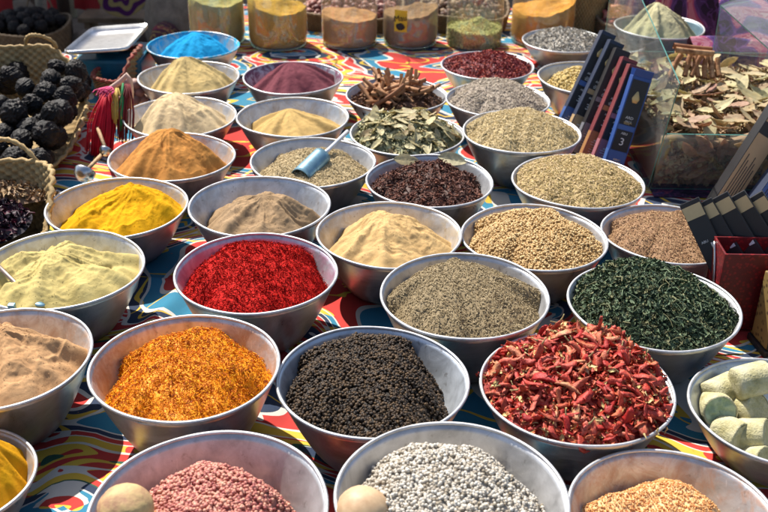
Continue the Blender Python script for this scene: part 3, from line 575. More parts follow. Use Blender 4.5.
# chalky cylinders
t_ = NT('chalky green block'); o_ = t_.obj(); f_ = t_.noise(o_, 45, 5, .7); sp_ = t_.n('SeparateXYZ'); t_.w(o_, sp_.inputs[0])
t_.bsdf(t_.ramp(f_, [(.3, (.34, .30, .14)), (.47, (.48, .44, .25)), (.66, (.6, .55, .37))]), .9, 0, .1, t_.math('ADD', f_, t_.noise(o_, 250, 3, .7)), .9, .0025); M_blk = t_.m
M_brk = plain('broken green face', (.52, .58, .36), .95, 0, .2, 60, .8, .005, .1, (.3, .38, .2))
def block(i, r=.026, L=.055, broken=True):
    n = 36; R2 = random.Random(i); prof = [(.001, 0), (r * .5, 0), (r * .9, .0005), (r * .985, .003), (r, .008), (r, L * .5), (r, L - .004), (r * .985, L - .0012), (r * .95, L - .0003), (r * .88, L), ]
    V, Fq = lathe(prof, n); V[:, :2] *= 1 + .16 * (fbm(V[:, 2:3] * 60 + i, np.arctan2(V[:, 1:2], V[:, 0:1]) * 1.5 + 9, 3, i))
    k = []; 
    for q in np.linspace(.88, .02, 9): k.append((r * q, L))
    W, Wf = lathe(k, n); W[:, 2] += (.010 if broken else .001) * (fbm(W[:, 0] * 120 + i, W[:, 1] * 120, 4, i)) * np.clip((r * .9 - np.hypot(W[:, 0], W[:, 1])) / r * 6, 0, 1) - (.002 if broken else 0) * np.clip((r * .88 - np.hypot(W[:, 0], W[:, 1])) / r * 6, 0, 1)
    return (V, Fq), (W, Wf)
XS, YS, RS, HS = BW['stones']
SPECB = [  # px, py of the near end, z, tilt from vertical, azimuth of axis (towards near end), length, broken
 (719, 417, .062, 1.15, -1.62, .045, True, 'pale green chalky cylinder whose broken green end faces the camera'),
 (759, 409, .062, .95, -.9, .040, False, 'upright cream coloured chalky block touching the broken green one'),
 (738, 446, .044, 1.35, -1.0, .040, False, 'chalky block with a flat top lying lowest in its bowl'),
 (736, 386, .062, 1.5, .5, .052, False, 'chalky cylinder lying at the back of its bowl'),
 (768, 436, .050, 1.2, -.5, .040, False, 'chalky block at the picture edge below the cream one'),
 (768, 376, .095, 1.4, .2, .048, False, 'chalky cylinder uppermost at the right back'),
 (768, 463, .034, 1.0, -.9, .030, False, 'small chalky block at the front wall of its bowl'),
 (812, 420, .075, 1.2, 2.2, .045, False, 'chalky block in the far right of its bowl')]
for i, (px, py, z, tl, az, L, br, lab) in enumerate(SPECB):
    (V, Fq), (W, Wf) = block(i, .0225 if i else .0230, L, br); x, y, _ = U(px, py, z)
    ax = Vector((math.sin(tl) * math.cos(az), math.sin(tl) * math.sin(az), math.cos(tl)))
    o = link('chalky_block', mesh('chalky_block', V, Fq), M_blk); o.matrix_world = Matrix.Translation(Vector((x, y, z)) - ax * L + (Vector((.005, .010, 0)) if i == 0 else Vector((.011, .013, 0)) if i == 2 else Vector((0, 0, 0)))) @ ax.to_track_quat('Z', 'Y').to_matrix().to_4x4()
    props(o, lab, 'chalk block', 'chalky cylinders in the right hand bowl')
    link('end_face', mesh('end_face', W, Wf), M_brk if br else M_blk, o)
# ------------------------------------------------------------------ scoops, spoons
M_wood = plain('pale scoop wood', (.62, .44, .26), .55, 0, .15, 40, .3, .001, .4, (.42, .26, .14))
M_wood2 = plain('mottled scoop wood', (.62, .46, .2), .7, 0, .15, 38, .7, .004, .3, (.34, .16, .11))
def wooden_scoop(px, py, Y, m, lab, foot):
    x, y, z = UY(px, py, Y); r = empty('wooden_scoop', foot, lab, 'scoop'); f = Vector(foot); k = Vector((x, y, z)) - f
    d = k.normalized(); V, Fs = ico(4, .07, 3 if m is M_wood else 8, (.029, .028, .024)); o = link('knob', mesh('knob', V, Fs), m, r); o.location = k
    V, Fs = tube([k * q for q in (0, .3, .6, .9)], [.008, .009, .010, .014], 14); link('handle', mesh('handle', V, Fs), m, r)
    return r
wooden_scoop(126, 508, .795, M_wood2, 'scoop with a mottled yellowish round knob standing in the pink peppercorns', (-.222, .83, .070))
wooden_scoop(363, 510, .815, M_wood, 'scoop with a smooth beige round knob standing in the white peppercorns', (.012, .85, .070))
def knob_mat(name, a_, b_, c_):
    t = NT(name); o = t.obj(); sv = t.n('VectorMath', operation='MULTIPLY'); t.w(o, sv.inputs[0]); sv.inputs[1].default_value = (1, 1, .25)
    g = t.noise(sv.outputs[0], 150, 4, .7, 1.5); st = t.noise(o, 48, 4, .7, .5); col = t.ramp(g, [(.35, b_), (.6, a_)]); col = t.mix(t.ramp(st, [(.42, (0, 0, 0)), (.54, (.9, .9, .9))]), col, c_)
    t.bsdf(col, .65, 0, .3, t.math('ADD', g, t.math('MULTIPLY', st, 2.)), .6, .002); return t.m
M_wood = knob_mat('pale scoop wood', (.56, .39, .22), (.42, .27, .14), (.36, .22, .12)); M_wood2 = knob_mat('mottled scoop wood', (.62, .47, .17), (.5, .34, .12), (.42, .2, .15))
M_steel = plain('scratched steel', (.62, .61, .6), .28, 1., .1, 80, .15, .0008)
M_bsteel = plain('worn blue grey metal', (.2, .36, .45), .38, .55, .15, 90, .15, .0008)
M_handle = plain('pale scoop handle', (.7, .7, .72), .35, .3, .08, 60, .1)
# scoop in the olive seeds: open half tube with round back
sc = empty('metal_scoop', (0, 0, 0), 'blue grey scoop with a pale straight handle stuck in the olive seeds', 'scoop')
p0 = Vector(UY(303, 176, 1.775)); p1 = Vector(UY(322, 156, 1.835)); p2 = Vector(UY(348, 131, 1.93)); ax = (p1 - p0).normalized(); Ls = (p1 - p0).length
sc.location = p0
q = ax.to_track_quat('Z', 'Y').to_matrix(); upv = q.inverted() @ Vector((0, -.4, 1)); a0 = math.atan2(upv.y, upv.x)
V = []; nn = 30; mm = 12
for shell, rr in ((0, .0215), (1, .0200)):
    for j in range(mm):
        t = j / (mm - 1)
        for i in range(nn):
            a = a0 + (i / (nn - 1) - .5) * 2 * PI * (.5 + .48 * t ** .4 if False else .62 + .36 * t ** .5)
            rad = rr * (1 - .12 * t); V.append((rad * math.cos(a), rad * math.sin(a), t * Ls - .008 * (1 - t)))
V = np.array(V); Fq = grid_faces(mm, nn, False); N0 = mm * nn
Fa = [Fq, Fq[:, ::-1] + N0]; e1 = np.array([[i, i + 1, N0 + i + 1, N0 + i] for i in range(nn - 1)]); e2 = e1 + (mm - 1) * nn
cap = np.array([[ (mm - 1) * nn + i, (mm - 1) * nn + i + 1, (mm - 1) * nn + nn - 2 - i, (mm - 1) * nn + nn - 1 - i] for i in range(nn // 2 - 1)])
bl = link('scoop_blade', mesh('scoop_blade', V, [np.concatenate([Fa[0], Fa[1], e1, e2, cap])], True), M_bsteel, sc); bl.rotation_euler = ax.to_track_quat('Z', 'Y').to_euler()
V, Fs = tube([(p1 - p0) * .98 + (p2 - p1) * t for t in (0, .25, .5, .75, 1)], [.0055, .0042, .004, .0042, .0045], 10); link('handle', mesh('handle', V, Fs), M_handle, sc)
# spoon in the cream powder
sp = empty('spoon', UY(34, 301, 1.262), 'thin metal spoon stuck in the pale cream powder', 'spoon'); o0 = Vector(UY(34, 301, 1.262)); o1 = Vector(UY(-10, 258, 1.36)); k = o1 - o0
V, Fs = tube([k * t for t in (0, .3, .6, 1)], [.0026, .003, .0034, .0036], 8); V[:, 2] = V[:, 2]; link('handle', mesh('handle', V, Fs), plain('tarnished spoon', (.4, .3, .25), .4, .8), sp)
V, Fs = ico(2, 0, 0, (.011, .006, .0022)); s1 = link('spoon_bowl', mesh('spoon_bowl', V, Fs), M_bsteel, sp); s1.location = (.008, -.006, -.001); s1.rotation_euler = (0, .15, -.2)
cl = MB(); x, y, z = U(12, 309, .108); V, Fs = box(.010, .008, .016, .001); cl.add(V, Fs); ob = cl.build('rim_clip', M_bsteel, None, (x, y + .001, .100)); props(ob, 'small blue grey metal clip on the rim of the cream powder bowl', 'clip')
# ladles beside the yellow bowl
def ladle(cx, cy, cz, r, ex, ey, ez, lab):
    g = empty('metal_ladle', (cx, cy, cz), lab, 'ladle')
    pr = [(r * math.sin(a), -r * math.cos(a)) for a in np.linspace(.02, 1.75, 14)] + [((r - .0012) * math.sin(a), -(r - .0012) * math.cos(a)) for a in np.linspace(1.75, .02, 14)]
    V, Fq = lathe(pr, 32); c = link('cup', mesh('cup', V, Fq), M_steel, g); c.rotation_euler = (-.9, .4, 0)
    k = Vector((ex - cx, ey - cy, ez - cz)); d = k.normalized()
    V, Fs = tube([d * r * .9 + (k - d * r * .9) * t for t in (0, .5, 1)], .004, 8); link('handle', mesh('handle', V, Fs), M_wood, g)
    return g
xa = UY(85, 172, 1.80); xb = UY(106, 150, 1.96)
ladle(xa[0], xa[1], xa[2], .021, xb[0] - .01, xb[1], xb[2] - .01, 'shiny round metal ladle lying behind the yellow powder bowl')
ladle(xb[0], xb[1], xb[2], .0135, xb[0] - .05, xb[1] + .12, xb[2] + .01, 'small dull metal ladle beside the tall orange brown powder')
# yellow strap by the herb bowl
x, y, z = U(727, 351, .05); mb = MB(); V, Fs = box(.012, .05, .0016, .0004); mb.add(xf(V, (-.5, .3, .7)), Fs); so_ = mb.build('yellow_strap', plain('yellow webbing', (.7, .45, .02), .7), None, (x, y, .042)); props(so_, 'short yellow strap between the herb bowl and the chalky blocks', 'strap')
# ------------------------------------------------------------------ tablecloth, table, ground
XA, XB, YA, YB = -.97, 1.45, .45, 3.36
def cloth():
    nx, ny = 300, 340; gx = np.linspace(XA - .16, XB + .16, nx); gy = np.linspace(YA - .2, YB + .2, ny); X, Y = np.meshgrid(gx, gy)
    Z = .012 * np.clip(.22 - np.abs(fbm(X * 5 + Y * 2, Y * 4 - X, 2, 4)) * 3.2, 0, .22) / .22 + .005 * fbm(X * 14, Y * 11, 3, 8)
    Z = np.clip(Z, -.003, .012)
    flat = np.ones_like(Z)
    for k, (bx, by, R, h) in BW.items():
        d = np.hypot(X - bx, Y - by); flat = np.minimum(flat, np.clip((d - .55 * R) / (.5 * R), 0, 1))
    flat = np.where(X > .5, 0, flat); flat = np.where((Y > 2.6), flat * .15, flat); flat = np.where((X < -.6) & (Y > 1.3), 0, flat)
    Z = Z * flat - .003 * (1 - flat) * 0
    YBe = np.where(X < -.60, 2.80, YB); ox = np.clip(XA - X, 0, 9) + np.clip(X - XB, 0, 9); oy = np.minimum(np.clip(YA - Y, 0, 9) + np.clip(Y - YBe, 0, 9), .2); o = np.maximum(ox, oy)
    Xc = np.clip(X, XA, XB) + np.sign(X - (XA + XB) / 2) * np.where(ox > 0, .004 + .012 * np.sin(Y * 23) * ox / .16 + .01 * ox / .16, 0)
    Yc = np.clip(Y, YA, YBe) + np.sign(Y - 1.5) * np.where(oy > 0, .004 + .012 * np.sin(X * 21) * oy / .16 + .01 * oy / .16, 0)
    V = np.stack([Xc, Yc, Z - o], -1).reshape(-1, 3); me = mesh('tablecloth', V, grid_faces(ny, nx, False)); return me
c_ = link('tablecloth', cloth(), M_cloth); props(c_, 'brightly printed red, yellow and blue cotton cloth covering the spice table', 'tablecloth')
GZ = -.62
tb = empty('market_table', (.24, 1.9, GZ), 'wooden trestle table under the printed cloth', 'table'); M_plank = plain('old planks', (.28, .18, .1), .8, 0, .25, 12)
mb = MB(); V, Fs = box(XB + .592, YB - YA - .01, .03, .003); mb.add(xf(V, None, ((XB - .592) / 2 - .24 - .003, .005, 0)), Fs); V, Fs = box(.36, 2.80 - YA - .01, .03, .003); mb.add(xf(V, None, (-.785 - .24, (2.80 + YA) / 2 - 1.9, 0)), Fs); mb.build('tabletop', M_plank, tb, (0, 0, -GZ - .0365))
for sx in (-1, 1):
    for sy in (-1, 1): V, Fs = box(.06, .06, -GZ - .0375, .003); link('leg', mesh('leg', V, Fs, False), M_plank, tb, (sx * (1.1 if sx > 0 or sy < 0 else .72), sy * 1.3, 0))
t = NT('dusty ground'); o = t.obj(); a = t.noise(o, 3, 6, .65); b = t.noise(o, 60, 5, .7)
t.bsdf(t.ramp(t.math('MULTIPLY_ADD', a, .6, t.math('MULTIPLY', b, .4)), [(.35, (.1, .075, .055)), (.65, (.24, .19, .145))]), .95, 0, .1, b, .6, .01)
V = np.array([(-80, -80, GZ), (80, -80, GZ), (80, 80, GZ), (-80, 80, GZ)], float); g = link('ground', mesh('ground', V, [[0, 1, 2, 3]], False), t.m); props(g, kind='structure')
k = 900; xs = rng.uniform(-.62, .62, k); ys = rng.uniform(.75, 2.75, k)
for (bx_, by_, R_b, h_b) in BW.values(): kp = np.hypot(xs - bx_, ys - by_) > .56 * R_b; xs, ys = xs[kp], ys[kp]
P = np.stack([xs, ys, np.full(len(xs), .0015)], -1)
v, f, tt2 = instances(RICE + IC1 + CRUMB, P, np.tile([0, 0, 1.], (len(xs), 1)), (.0009, .0019), .2, .4) if False else instances(RICE, P, np.tile([0, 0, 1.], (len(xs), 1)), (.0012, .0026), .2, .3)
o = link('spilled_seeds', mesh('spilled_seeds', v, f, True, tt2), tint_mat('spilled spice', [(.1, .05, .03), (.45, .35, .2), (.5, .12, .05), (.6, .5, .3)], .7)); props(o, 'loose seeds spilled on the printed cloth between the bowls', 'spilled seeds', None, 'stuff')
# ------------------------------------------------------------------ glass jars
M_glass = glass_mat('jar glass', (.96, .98, .96), .08, .7, .06, .08)
M_edge = plain('green glass edge', (.1, .3, .25), .15, 0, .1, 30, .05)
def jar(px, pyb, wpx, fill, ftilt, c, c2, lab, lab2, kind='powder', seed=0, peak=.018, sticker=None):
    x0, y0, _ = U(px, pyb, 0); s_ = math.hypot(HC, y0) ; zd = y0 * cT + HC * sT; R = wpx / 2 * zd / F; Yc = y0 + R; Xj = x0 * (Yc + .15) / (y0 + .15) if False else ray(px, pyb)[0] / 1 * zd + 0
    Xj = (px - 384 + (pyb - 256) * math.sin(ROLL)) / F * (Yc * cT + (HC - .05) * sT)
    e = empty('glass_jar', (Xj, Yc, 0), lab, 'jar', 'big glass jars along the back'); H = .27
    pr = [(R * .01, .001), (R * .8, .001), (R * .93, .003), (R * .99, .012), (R, .03), (R, H - .05), (R * .97, H - .03), (R * .8, H - .012), (R * .78, H), (R * .80, H + .002)]
    V, Fq = lathe(pr, 72); link('glass_wall', mesh('glass_wall', V, Fq), M_glass, e)
    V, Fq = lathe([(R * .78, .0008), (R * .93, .0015), (R * .965, .006), (R * .94, .009), (R * .8, .007)], 72); link('glass_base', mesh('glass_base', V, Fq), M_jb, e)
    # contents
    n, m = 90, 40; a = np.linspace(0, 2 * PI, n, endpoint=False); Ri = R * .975; rows = []
    for z in (.0, .006, .02): rows.append(np.stack([Ri * (.9 if z == 0 else .97 if z < .01 else 1) * np.cos(a), Ri * (.9 if z == 0 else .97 if z < .01 else 1) * np.sin(a), np.full(n, .009 + z)], -1))
    def hz(x, y): return fill + ftilt * x / Ri + .5 * abs(ftilt) * np.cos(2 * np.arctan2(y, x)) * np.hypot(x, y) / Ri + peak * np.exp(-((x - .15 * Ri) ** 2 + (y - .1 * Ri) ** 2) / (Ri * .4) ** 2) + .012 * fbm(x * 40 + seed, y * 40, 4, seed) 
    top = hz(Ri * np.cos(a), Ri * np.sin(a))
    for t in (.35, .7): rows.append(np.stack([Ri * np.cos(a), Ri * np.sin(a), .029 + (top - .029) * t], -1))
    for q in np.linspace(1, .01, m): x = Ri * q * np.cos(a); y = Ri * q * np.sin(a); rows.append(np.stack([x, y, hz(x, y)], -1))
    V = np.concatenate(rows); Fq = grid_faces(len(rows), n, True)
    if kind == 'powder':
        o = link('powder_fill', mesh('powder_fill', V, Fq), powder_mat('jar ' + lab2[:30], c, c2, 2.2), None, (Xj, Yc, 0))
    else:
        k = 2600; q = np.sqrt(rng.random(k)) * .96; ph = rng.uniform(0, 2 * PI, k); x = Ri * q * np.cos(ph); y = Ri * q * np.sin(ph); P = np.stack([x, y, hz(x, y)], -1); N = np.tile([0, 0, 1.], (k, 1))
        k2 = 2600; ph = rng.uniform(0, 2 * PI, k2); zz = rng.uniform(.01, 1, k2) * hz(Ri * np.cos(ph), Ri * np.sin(ph)); P2 = np.stack([Ri * .985 * np.cos(ph), Ri * .985 * np.sin(ph), zz + .006], -1); N2 = np.stack([np.cos(ph), np.sin(ph), 0 * ph], -1)
        v, f, tt = instances(SEEDS, np.concatenate([P, P2]), np.concatenate([N, N2]), (.003, .0046), .4, -.1)
        o = link('seed_fill', mesh('seed_fill', np.concatenate([V * [.985, .985, 1], v]), [Fq] + [z + len(V) for z in f], True, np.concatenate([np.full(len(V), .2), tt])), tint_mat('jar seeds', [c2, c, tuple(min(1, z * 1.25) for z in c)], .75), None, (Xj, Yc, 0))
    props(o, lab2, 'spice', None, 'stuff')
    if sticker:
        st = MB(); n_ = 10; a0 = -PI / 2 + sticker; hw = .24
        V = np.array([((R + .0008) * math.cos(a0 + (i / (n_ - 1) - .5) * 2 * hw), (R + .0008) * math.sin(a0 + (i / (n_ - 1) - .5) * 2 * hw), z) for z in (.055, .118) for i in range(n_)])
        s_o = link('yellow_sticker', mesh('yellow_sticker', V, grid_faces(2, n_, False)), plain('sticker paper', (.8, .55, .03), .6), e)
        wr = text_mesh('Mau', .024, .0004); R3 = Matrix.Translation(((R + .0022) * math.cos(a0), (R + .0022) * math.sin(a0), .094)) @ Matrix.Rotation(a0 + PI / 2, 4, 'Z') @ Matrix.Rotation(PI / 2, 4, 'X') @ Matrix.Rotation(.2, 4, 'Z')
        wt = link('writing', wr, M_ink, s_o); wt.matrix_local = R3
        V, Fs = ico(2, .25, 2, (.013, .0006, .010)); k_ = link('drawn_pot', mesh('drawn_pot', V, Fs), M_ink, s_o); k_.location = ((R + .0018) * math.cos(a0), (R + .0018) * math.sin(a0), .070); k_.rotation_euler.z = a0 + PI / 2
    return e
def text_mesh(s_, size, ext=.0002, align='CENTER'):
    cu = bpy.data.curves.new('writing', 'FONT'); cu.body = s_; cu.size = size; cu.extrude = ext; cu.align_x = align; cu.align_y = 'CENTER'; cu.resolution_u = 3
    ob = bpy.data.objects.new('tmp', cu); COL.objects.link(ob); bpy.context.view_layer.update()
    dg = bpy.context.evaluated_depsgraph_get(); me = bpy.data.meshes.new_from_object(ob.evaluated_get(dg)); bpy.data.objects.remove(ob); bpy.data.curves.remove(cu); me.materials.clear(); return me
M_ink = plain('black ink', (.015, .015, .015), .6, 0, .05)
M_white = plain('white print', (.75, .75, .72), .6, 0, .05)
M_gold = plain('gold print', (.6, .45, .2), .4, .3, .1)
M_jb = glass_mat('thick jar base', (.75, .92, .85), .12, .6, .05, .12)
JG = dict()
jar(217, 49, 56, .128, -.010, (.42, .37, .13), (.3, .25, .08), 'glass jar of olive green powder, directly behind the blue powder bowl', 'olive green powder filling the leftmost jar', seed=1)
jar(277.5, 53, 60, .118, -.012, (.56, .32, .045), (.4, .22, .03), 'glass jar of ochre yellow powder behind the purple powder', 'ochre yellow powder inside a glass jar', seed=2, peak=.018)
jar(349, 52, 57, .090, -.006, (.52, .28, .12), (.38, .19, .08), 'glass jar of pinkish brown powder behind the cinnamon bowl', 'pinkish brown powder inside a glass jar', seed=3)
jar(410, 51, 56, .098, .01, (.33, .2, .1), (.23, .14, .07), 'glass jar with a yellow sticker and dull brown powder', 'dull brown powder in the jar with the yellow sticker', seed=4, sticker=-.38)
jar(474, 52, 57, .048, .0, (.6, .55, .2), (.3, .3, .08), 'glass jar half full of green cardamom like pods', 'green pods in a half filled glass jar', 'seeds', seed=5, peak=.03)
jar(542, 50, 64, .108, .015, (.68, .33, .06), (.5, .2, .03), 'glass jar of bright orange brown powder behind the grey buds bowl', 'orange brown powder inside the rightmost glass jar', seed=6, peak=.02)
# ------------------------------------------------------------------ baskets
def straw(name, c1, c2, n1=900., n2=900.):
    t = NT(name); o = t.obj(); f = t.noise(o, 40, 4, .6); g = t.noise(o, 260, 3, .6); at = t.n('Attribute', attribute_name='tint').outputs['Fac']; c = t.ramp(t.math('MULTIPLY_ADD', f, .5, t.math('MULTIPLY', g, .5)), [(.35, c2), (.6, c1)]); c = t.mix(t.math('MULTIPLY', at, .55), c, tuple(x * .35 for x in c2)); t.bsdf(c, .7, 0, .25, g, .5, .001); return t.m
M_straw = straw('palm straw', (.52, .37, .17), (.3, .19, .08)); M_dstraw = straw('old brown straw', (.26, .18, .1), (.12, .08, .05)); M_pstraw = straw('pale straw', (.62, .48, .28), (.42, .3, .15))
M_rstraw = straw('red dyed straw', (.35, .06, .05), (.18, .1, .05))
def basket(name, loc, hx, hy, h, lab, mat, rz=0, flare=1.18, nweave=46, sag=.012, p=2.8, rimmat=None, handles=(), cat='basket', lo=1., hd=(0, 1)):
    b = empty(name, loc, lab, cat, None, rz); na, nz = 300, 34; a = np.linspace(0, 2 * PI, na, endpoint=False)
    sr = 1 / (np.abs(np.cos(a)) ** p + np.abs(np.sin(a)) ** p) ** (1 / p); V = []
    zz = list(np.linspace(0, 1, nz)); sgn = 1
    def ring(t, off):
        k = (1 + (flare - 1) * t) / flare; wv = .0032 * np.sin(a * nweave + (PI if int(round(t * (nz - 1))) // 2 % 2 else 0))
        k2 = np.clip((np.cos(a) * hd[0] + np.sin(a) * hd[1]) * 1.1 + .45, 0, 1); k2 = k2 * k2 * (3 - 2 * k2); zt = h * t * (lo + (1 - lo) * k2) + (sag * t * np.sin(2 * a + 1) + sag * .5 * t * np.sin(3 * a)) * (1 if lo == 1 else .5)
        return np.stack([(sr * hx * k + off + wv) * np.cos(a), (sr * hy * k + off + wv) * np.sin(a), zt], -1)
    rows = [np.stack([.01 * np.cos(a), .01 * np.sin(a), 0 * a + .004], -1)] + [ring(t, -.005) for t in zz] + [ring(t, 0) for t in zz[::-1]] + [np.stack([.01 * np.cos(a), .01 * np.sin(a), 0 * a], -1)]
    rows[1][:, 2] += .004; tv = np.concatenate([.5 + .5 * np.sin(a * nweave + (PI if j // 2 % 2 else 0)) * (1 if 0 < i < len(rows) - 1 else 0) for i, j in enumerate([0] + list(range(nz)) + list(range(nz))[::-1] + [0])])
    link('basket_wall', mesh('basket_wall', np.concatenate(rows), grid_faces(len(rows), na, True), True, tv), mat, b)
    top = ring(1, -.0025); P = np.concatenate([top, top[:1]]); V, Fs = tube(P[::2], .0046 + .001 * np.sin(np.arange(len(P[::2])) * 1.9), 8, False); link('rim', mesh('rim', V, Fs), rimmat or mat, b)
    for (a1, a2, hh, lean) in handles:
        def pt(an): 
            s2 = 1 / (abs(math.cos(an)) ** p + abs(math.sin(an)) ** p) ** (1 / p); return Vector((s2 * hx * math.cos(an), s2 * hy * math.sin(an), h - .01))
        A, B = pt(a1), pt(a2); pts = []
        for i in range(25):
            t = i / 24; s3 = math.sin(PI * t); c = A.lerp(B, t); pts.append((c.x + lean[0] * s3, c.y + lean[1] * s3, c.z + hh * s3 ** .6))
        V, Fs = tube(pts, .0045 + .0012 * np.sin(np.arange(25) * 2.4), 8); link('handle', mesh('handle', V, Fs), rimmat or mat, b)
    return b
basket('straw_basket', (-.855, 2.12, 0), .165, .29, .145, 'wide straw basket full of black wrinkled fruits', M_straw, .1, handles=((1.15, 1.6, .045, (.0, -.05)),), lo=.22, hd=(-.75, .65))
basket('straw_basket', (-.785, 1.585, 0), .195, .155, .125, 'straw basket holding dried hibiscus at the left edge', M_straw, .06, handles=((.8, 1.45, .05, (.0, .01)),), lo=.5)
basket('straw_basket', (-.685, 2.47, 0), .05, .085, .10, 'small plaited straw basket with a dark red rim between the scale and the blue bowl', M_straw, -.2, rimmat=M_rstraw, nweave=26, lo=.6, hd=(.6, .8))
# fruits
t = NT('dark wrinkled rind'); o = t.obj(); f = t.noise(o, 60, 5, .75, .6); f2 = t.noise(o, 190, 3, .6)
t.bsdf(t.ramp(f, [(.40, (.004, .003, .003)), (.58, (.012, .008, .007)), (.74, (.07, .042, .032))]), t.math('MULTIPLY_ADD', f2, .4, .36), 0, .25, t.math('ADD', f, t.math('MULTIPLY', f2, .4)), .8, .004); M_fruit = t.m
FR = []
for i in range(5):
    V, Fs = ico(5, .16, i + 3, (1, .92, .9)); V = V * (1 + .5 * np.abs(fbm(V[:, 0] * 4.5 + V[:, 2] * 3, V[:, 1] * 4.5 + i + 2.6 * V[:, 2], 4, i)) - .05)[:, None]; me = mesh('fruit', V * .0292, Fs); me.materials.append(M_fruit); FR.append(me)
pos = []
for (a, b) in [(285, 130), (390, 150), (345, 190), (200, 185), (140, 205), (250, 250), (155, 280), (292, 302), (368, 275), (210, 345), (365, 362), (100, 355), (160, 392), (275, 402), (45, 400), (60, 455), (130, 480), (200, 455), (340, 420), (300, 470), (250, 470)]:
    px, py = a / 4.27, 40 + b / 4.27; d = ray(px, py); zc, Y = .13, 2.2
    for _ in range(12): Y = (HC - zc) / -d[2] * d[1]; zc = .055 + .12 * np.clip((Y - 1.86) / .45, 0, 1)
    pos.append(np.array([d[0] * (HC - zc) / -d[2], Y, zc]))
for k in range(12): pos.append(np.array([random.uniform(-.95, -.72), random.uniform(1.9, 2.38), .05 + random.uniform(0, .05)]))
pos = np.array(pos)
for _ in range(60):
    for i in range(len(pos)):
        for j in range(i):
            d = pos[i] - pos[j]; l = np.linalg.norm(d)
            if l < .051: s_ = d / l * (.051 - l) / 2; w1 = 1.8 if i >= 21 else .7; w2 = 1.8 if j >= 21 else .7; pos[i] += s_ * w1 * .8; pos[j] -= s_ * w2 * .8
    pos[:, 0] = np.clip(pos[:, 0], -.985, -.705); pos[:, 2] = np.clip(pos[:, 2], .034, .2); pos[:, 1] = np.clip(pos[:, 1], 1.88, 2.40)
for i, p in enumerate(pos):
    o = link('dried_fruit', FR[i % 5], loc=p, rot=(random.uniform(0, 6), random.uniform(0, 6), random.uniform(0, 6))); q_ = random.uniform(.82, 1.08); o.scale = (q_, q_ * random.uniform(.88, 1), q_); props(o, 'black wrinkled round dried fruit in the wide straw basket', 'dried fruit', 'black fruits in the near basket')
# hibiscus + husks in the lower basket
def loose_heap(name, cx, cy, hx, hy, z0, zp, layers, mat, lab, cat, bt=.1, p=2.6, f=20, seed=3):
    na, nr = 90, 26; a = np.linspace(0, 2 * PI, na, endpoint=False); sr = 1 / (np.abs(np.cos(a)) ** p + np.abs(np.sin(a)) ** p) ** (1 / p)
    H = lambda q, x, y: z0 + (zp - z0) * (1 - q ** 2) + .012 * fbm(x * f, y * f, 3, seed)
    q = np.linspace(.01, 1, nr)[:, None]; x = q * sr * hx * np.cos(a); y = q * sr * hy * np.sin(a); V = np.stack([x, y, H(q, x, y)], -1).reshape(-1, 3); Fq = grid_faces(nr, na, True)
    Vs, Fs, Ts, off = [V], [Fq], [np.full(len(V), bt)], len(V)
    for tm, n, size, tilt, lift, *reg in layers:
        aa = rng.uniform(0, 2 * PI, n); qq = np.sqrt(rng.random(n)) * .97; s2 = 1 / (np.abs(np.cos(aa)) ** p + np.abs(np.sin(aa)) ** p) ** (1 / p); xx = qq * s2 * hx * np.cos(aa); yy = qq * s2 * hy * np.sin(aa)
        P = np.stack([xx, yy, H(qq, xx, yy)], -1); N = np.tile([0, 0, 1.], (n, 1)); v, ff, tt = instances(tm, P, N, size, tilt, lift); Vs.append(v); Fs += [z + off for z in ff]; Ts.append(tt); off += len(v)
    o = link(name, mesh(name, np.concatenate(Vs), Fs, True, np.concatenate(Ts)), mat, None, (cx, cy, 0)); return props(o, lab, cat, None, 'stuff')
loose_heap('hibiscus_flowers', -.80, 1.545, .185, .10, .085, .112, [(FLAKES, 1300, (.006, .013), 1., .3), (THREADS, 500, (.006, .014), .9, .3)], tint_mat('dried hibiscus', [(.012, .006, .012), (.035, .01, .02), (.1, .012, .025), (.02, .008, .015)], .5, .4), 'dark purple dried hibiscus flowers in the left basket', 'dried flowers')
loose_heap('dry_husks', -.76, 1.685, .15, .045, .075, .095, [(FLAKES, 420, (.006, .011), .9, .3)], tint_mat('dry husks', [(.26, .15, .08), (.45, .3, .15), (.58, .42, .25)], .7), 'light brown dry husks behind the hibiscus in the left basket', 'husks', seed=5)
# bulbs beside the pale powder bowls
M_bulb = rand_mat('pinkish bulb skin', [(.55, .36, .3), (.45, .27, .22), (.6, .44, .36)], .6, .3, 80, .3, .001, (.35, .2, .16))
for i, (px, py, z) in enumerate([(134, 82, .075), (143, 84, .07), (137, 90, .06), (147, 92, .05), (134, 98, .05), (142, 100, .035), (135, 106, .03), (150, 99, .03)]):
    x, y, _ = U(px, py, z); V, Fs = ico(3, .08, i, (1, 1, .85)); o = link('dried_bulb', mesh('dried_bulb', V * .0155, Fs), M_bulb, None, (x - .02, y, z)); props(o, 'small pinkish dried bulb piled beside the pale powder bowls', 'bulb', 'pinkish bulbs left of the bowls')
